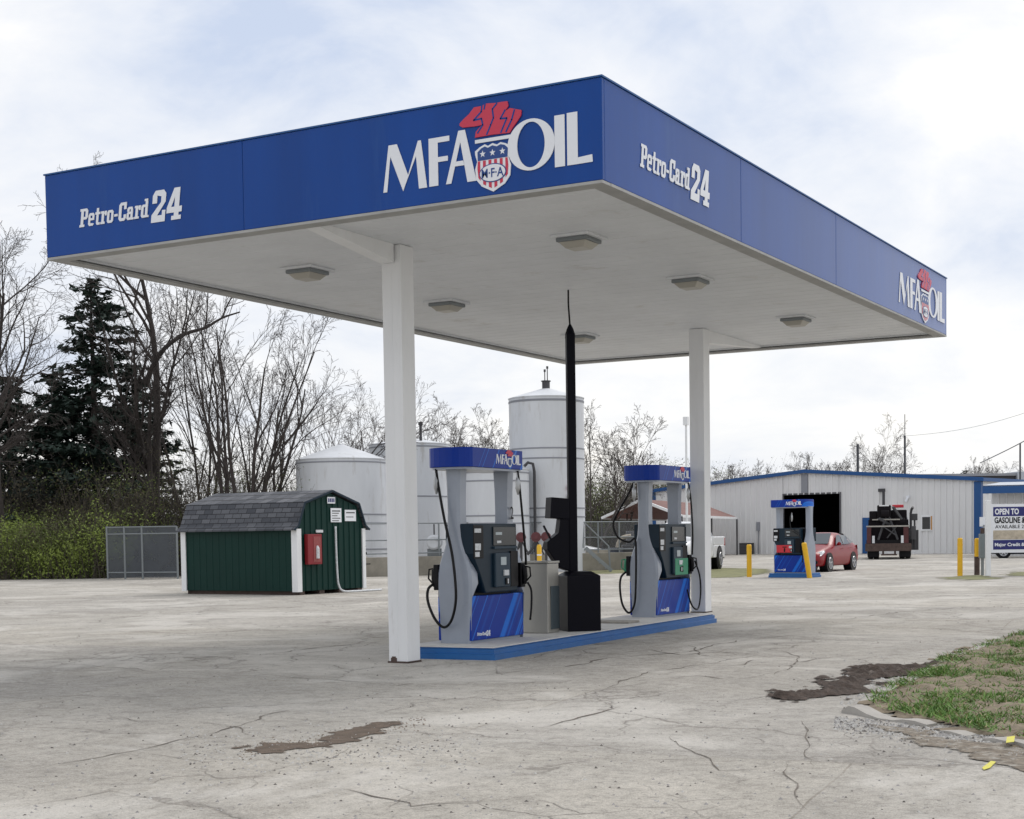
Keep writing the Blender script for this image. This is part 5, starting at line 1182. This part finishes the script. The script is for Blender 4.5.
mb = MB(); mb.tube([(1.12,3.9,.6),(1.12,3.9,2.4),(1.16,3.8,2.6),(1.24,3.7,2.72)], .07, 10); mb.build('exhaust_stack', M['pipe_dark'], tw, smooth=True)
mb = MB(); mb.box(1.0,1.5,1.9,3.6,.45,1.5); mb.tube([(1.3,1.9,.5),(1.3,1.9,2.3)], .05, 8); mb.box(1.15,1.45,1.8,2.0,2.0,2.35); mb.box(1.1,1.35,.4,1.0,1.0,1.7); mb.build('side_gear', M['pipe_dark'], tw, bevel=.02)
for s in (-1, 1):
    for off in (.95, .66): wheel(tw, s*off, 1.25, .50, .26, s)
    wheel(tw, s*.92, 6.3, .50, .28, s)
    MB().box(min(s*.5,s*1.1),max(s*.5,s*1.1),.55,.58,.12,.74).build('mud_flap', M['pump_black'], tw)
mb = MB()
for s in (-1, 1): mb.box(s*.3-.05,s*.3+.05,.05,.3,.2,.5)
mb.box(-.4,.4,.0,.1,.2,.28); mb.build('tow_hitch', M['rust'], tw)

# ------------------------------------------------------------------ trees
def grow(mb_list, p, d, L_, r0, lvl, r, cfg):
    n_ = cfg['seg'][lvl]; pts = [p.copy()]; rr = [r0]; q = p.copy(); dd = d.normalized()
    wig = cfg['wig'][lvl]
    for i in range(n_):
        dd = (dd+V((r.gauss(0,wig), r.gauss(0,wig), r.gauss(0,wig)+cfg['up'][lvl]))).normalized()
        q = q+dd*(L_/n_); pts.append(q.copy()); rr.append(r0*(1-(i+1)/n_*(1-cfg['tip'])))
    mb_list[min(lvl, len(mb_list)-1)].tube(pts, [max(x, cfg['minr']) for x in rr], cfg['sides'][lvl], caps=False)
    if lvl+1 >= len(cfg['n']): return
    k = cfg['n'][lvl+1]
    for j in range(k):
        t_ = cfg['from'][lvl]+(1-cfg['from'][lvl])*((j+r.random())/k); f = t_*n_; i = min(n_-1, int(f)); c = pts[i].lerp(pts[i+1], f-i)
        a = (pts[i+1]-pts[i]).normalized(); ref = V((r.gauss(0,1), r.gauss(0,1), r.gauss(0,1))); s = (ref-a*ref.dot(a)).normalized()
        an = R(r.uniform(*cfg['ang'][lvl])); nd = a*math.cos(an)+s*math.sin(an)
        grow(mb_list, c, nd, L_*r.uniform(*cfg['len'][lvl])*(1.15-.55*t_), rr[i]*r.uniform(.45,.7), lvl+1, r, cfg)
BASE = dict(n=[1,9,6,6,4], seg=[9,6,5,4,3], sides=[8,5,4,3,3], wig=[.05,.10,.14,.18,.2], up=[.05,.06,.05,.04,.02], len=[(.42,.62),(.4,.6),(.38,.6),(.4,.6)], ang=[(22,48),(25,50),(28,55),(30,60)], tip=.25, minr=.006)
BASE['from'] = [.28,.22,.2,.2]
def bare_tree(label, u, depth, height, seed, stems=1, spread=.15, rad=.2, mat='bark', group='bare trees', lean=0., z0=0., **over):
    r = random.Random(seed); cfg = dict(BASE); cfg.update(over)
    t = thing('bare_tree', label, 'tree', at(u, depth), CAMROT, group)
    tr, crn = MB(), MB()
    for s in range(stems):
        a = r.uniform(0, 2*PI); sp_ = spread*r.uniform(.4, 1.1) if stems > 1 else spread*.3
        if stems > 1: a = 2*PI*s/stems+r.uniform(-.4,.4)
        d = V((math.cos(a)*sp_+lean, math.sin(a)*sp_, 1)).normalized()
        grow([tr, crn], V((math.cos(a)*.12*(stems > 1), math.sin(a)*.12*(stems > 1), z0-.1)), d, height*r.uniform(.8, 1)*(1 if stems > 1 else .86), rad*r.uniform(.7,1), 0, r, cfg)
    tr.build('trunk', M[mat], t, smooth='all'); crn.build('crown', M[mat], t)
    return t
G1 = 'bare winter trees at the left'; G2 = 'bare winter trees far off'
bare_tree('tall bare tree at the far left edge with fine spreading twigs', 2, 60, 14.6, 21, rad=.24, group=G1, spread=.3)
bare_tree('bare tree leaning out beyond the left edge of the canopy', -60, 57, 10.5, 22, rad=.2, group=G1, lean=.2)
bare_tree('tallest bare tree with a thick dark trunk behind the evergreen, top showing above the canopy', 150, 64, 16.2, 23, rad=.27, group=G1, lean=-.04)
# the long arching limb of that tree
tl = bare_tree('slim bare tree whose long limb arches right over the brush', 153, 62.5, 10.5, 29, rad=.2, group=G1, lean=-.03)
r = random.Random(2); mbl = MB(); pts = [at3(*p, 62.5) for p in ((146,385),(152,368),(165,348),(185,334),(205,328),(222,318),(240,312))]; loc0 = at(153,62.5)
Ri = Matrix.Rotation(-CAMROT, 4, 'Z'); pl = [Ri @ (p-loc0) for p in pts]
mbl.tube(spline(pl, 3), [.13-.1*k/18 for k in range(19)], 6); 
for k in (2,3,4,5): grow([mbl], pl[k], V((r.uniform(-.3,.6), r.uniform(-.3,.3), 1)), 2.6, .04, 2, r, dict(BASE, n=[1,9,5,6,4]))
mbl.build('limb', M['bark'], tl)
multi = dict(sides=[7,5,3,3,3], up=[.045,.05,.05,.04,.02], ang=[(12,32),(15,35),(20,45),(25,50)], len=[(.38,.6),(.4,.6),(.38,.6),(.4,.6)], n=[1,5,5,4,3], seg=[9,6,4,3,2])
bare_tree('many-stemmed bare tree fanning out behind the green shed roof', 242, 60, 10.2, 31, stems=8, spread=.46, rad=.12, group=G1, **multi)
bare_tree('clump of thin dark bare stems between the evergreen and the fanning tree', 198, 63, 9.6, 32, stems=4, spread=.25, rad=.09, group=G1, **multi)
bare_tree('bare stems leaning right, just left of the short tank', 268, 62, 8.6, 33, stems=4, spread=.5, rad=.10, lean=.25, group=G1, **multi)
bare_tree('thin bare saplings behind the short wide tank', 340, 85, 8.2, 34, stems=4, spread=.3, rad=.08, mat='twig_far', group=G1, **multi)
bare_tree('thin bare tree just left of the front column above the tank roof', 375, 92, 8.8, 35, stems=4, spread=.3, rad=.09, mat='twig_far', group=G1, **multi)
far = dict(n=[1,8,6,5,3], minr=.008, seg=[7,5,4,3,2])
for i, (u, dp, h, lb) in enumerate(((428,105,9.2,'bare tree showing between the front column and the nearest pump'), (470,105,8.6,'low bare tree above the nearest pump sign, left'), (497,108,8.4,'low bare tree above the nearest pump sign, right'),
    (590,88,7.6,'bare leaning tree right of the tall tank'), (618,92,6.6,'bare tree behind the farther pump'), (735,135,7.0,'bare tree above the workshop roof just right of the rear column'), (770,140,6.2,'small bare tree above the left slope of the workshop roof'),
    (820,142,7.4,'bushy bare tree just right of the workshop ridge'), (848,140,7.6,'bare tree beside the short dark roof pole'), (882,138,9.4,'tallest bare tree above the workshop, between the two roof poles'), (975,170,7.6,'small bare tree beyond the lean-to roof'), (1008,165,7.8,'small bare tree at the far right edge'))):
    bare_tree(lb, u, dp, h, 50+i, stems=4 if i not in (3,4) else 2, spread=.32, rad=.09, mat='twig_far', group=G2, lean=.35 if i == 3 else .2 if i == 4 else 0, ang=[(20,48),(22,48),(25,50),(28,55)], **far)
# ground-level scrub of each distance reads as one mass
def scrub(name, label, u0, u1, d0, d1, h, stems, leaves, mats, seed, leafsize=(.03,.07), hfun=None, arch=.5, low=.3):
    r = random.Random(seed); mb = MB()
    for k in range(stems):
        u, dp = r.uniform(u0,u1), r.uniform(d0,d1); p = at(u, dp); hh = h*(hfun(u) if hfun else 1)*(.85+.35*noise.noise(V((p.x*.25,p.y*.25,seed+.4)))+.2*noise.noise(V((p.x,p.y,seed+.3))))*r.uniform(low,1.05)
        a = r.uniform(0,2*PI); l = r.uniform(.1,arch)*hh; pts = [p, p+V((math.cos(a)*l*.25, math.sin(a)*l*.25, hh*.45)), p+V((math.cos(a)*l*.6, math.sin(a)*l*.6, hh*.8)), p+V((math.cos(a)*l, math.sin(a)*l, hh*r.uniform(.8,1.02)))]
        mb.tube(pts, [.014,.010,.007,.004], 3, caps=False, mi=0)
        for j in range(leaves):
            t_ = r.uniform(.02,1); i = min(2, int(t_*3)); c = pts[i].lerp(pts[i+1], t_*3-i)+V((r.gauss(0,.16), r.gauss(0,.16), r.gauss(0,.13)))
            s = r.uniform(*leafsize); x = V((r.gauss(0,1), r.gauss(0,1), r.gauss(0,1))).normalized(); y = x.cross(V((r.gauss(0,1), r.gauss(0,1), r.gauss(0,1)))).normalized()
            nz_ = noise.noise(V((c.x*.35, c.y*.35, c.z*.5))); mi = 1+min(len(mats)-2, max(0, int((nz_+.5+r.uniform(-.25,.25))*(len(mats)-1))))
            mb.add([c-x*s, c+y*s*.6, c+x*s], [(0,1,2)], mi)
    return tag(mb.build(name, [M[m] for m in mats]), label, None, None, 'stuff')
scrub('roadside_thicket', 'olive green thicket of arching twigs along the left side', -60, 122, 58.2, 63, 3.3, 2400, 40, ['bark_grey','leaf_brown','leaf_olive','leaf_yellow','leaf_yellow'], 61, leafsize=(.035,.085), arch=.8, hfun=lambda u: 1.0 if u < 60 else .95)
scrub('brown_thicket', 'brownish thicket behind the chain link fence and green shed', 70, 345, 60, 67, 5.0, 2600, 26, ['bark_grey','leaf_brown','leaf_brown','leaf_olive'], 62, hfun=lambda u: .95 if u < 180 else 1.45 if u < 270 else 1.15)
scrub('upper_thicket', 'tangled dull brush under the trees at the left', -60, 175, 61, 68, 5.6, 2000, 24, ['bark','leaf_brown','leaf_brown','leaf_olive'], 63)
scrub('far_brush', 'brown far brush behind the railing and carport', 575, 705, 108, 125, 8.0, 2300, 22, ['twig_far','leaf_brown','leaf_brown','leaf_olive'], 64, leafsize=(.05,.12))
scrub('far_brush', 'low far brush behind the workshop', 690, 930, 150, 170, 9.6, 2200, 11, ['twig_far','leaf_brown','leaf_brown'], 65, leafsize=(.05,.12))
scrub('far_brush', 'far brush behind the white tanks', 300, 600, 110, 122, 9.0, 1500, 9, ['twig_far','leaf_brown','leaf_brown'], 66, leafsize=(.05,.12))

def evergreen(label, u, depth, h, seed, wid, dens=1., group='dark evergreens at the left', u_lean=0.):
    r = random.Random(seed); t = thing('evergreen_tree', label, 'tree', at(u, depth), CAMROT, group)
    MB().tube([(0,0,-.1),(.05,0,h*.5),(0,.05,h)], [.24,.15,.02], 8).build('trunk', M['bark'], t, smooth='all')
    crn = MB(); z = h*.06
    while z < h*.985:
        f = z/h; ln = 1.3*wid*(1-f)**.62*(.72+.5*r.random())*(1 if f > .12 else .75)+.15
        for k in range(max(3, int(r.uniform(3,6)))):
            a = r.uniform(0,2*PI); l = ln*r.uniform(.6,1.2); dr_ = r.uniform(-.25,.12)
            p = V((0,0,z)); tip = V((math.cos(a)*l, math.sin(a)*l, z+dr_*l)); mid = p.lerp(tip,.5)+V((0,0,-.06*l+r.uniform(-.1,.1)))
            crn.tube([p,mid,tip], [.04*(1-f)+.012,.02,.006], 3, caps=False, mi=0)
            nb = int(l*34*dens)
            for j in range(nb):
                t_ = r.uniform(.12,1); c = (p.lerp(mid,t_*2) if t_ < .5 else mid.lerp(tip,(t_-.5)*2)); w_ = l*.20*(1.1-t_)
                c = c+V((r.gauss(0,w_)*-math.sin(a), r.gauss(0,w_)*math.cos(a), r.gauss(-.05,.07)))
                s = r.uniform(.08,.26); o_ = V((math.cos(a)+r.gauss(0,.6), math.sin(a)+r.gauss(0,.6), r.gauss(-.15,.4))).normalized(); y = o_.cross(V((r.gauss(0,.4),r.gauss(0,.4),1))).normalized()
                crn.add([c-o_*s, c-y*s*.42, c+o_*s, c+y*s*.42], [(0,1,2,3)], 1)
        z += h*.016+r.uniform(0,.12)
    crn.build('crown', [M['bark'], M['needle']], t)
    return t
evergreen('largest dark evergreen standing behind the chain link fence', 97, 66, 13.2, 71, 3.6)
evergreen('dark evergreen on the right side of the group beside the thick trunk', 136, 68, 9.6, 72, 2.6, .9)
evergreen('dense dark evergreen at the left edge of the photo', 12, 66, 9.0, 73, 3.4, 1.1)
evergreen('dark evergreen between the left edge and the largest one', 58, 67, 9.2, 74, 3.0, 1.0)
for i, (u, h, lb) in enumerate(((966,8.6,'tiny far evergreen above the lean-to roof, left of the pair'), (986,8.0,'tiny far evergreen above the lean-to roof, right of the pair'))):
    evergreen(lb, u, 172, h, 80+i, 2.2, .4, group='tiny far evergreens')
print('verts', sum(len(o.data.vertices) for o in bpy.data.objects if o.type == 'MESH'))
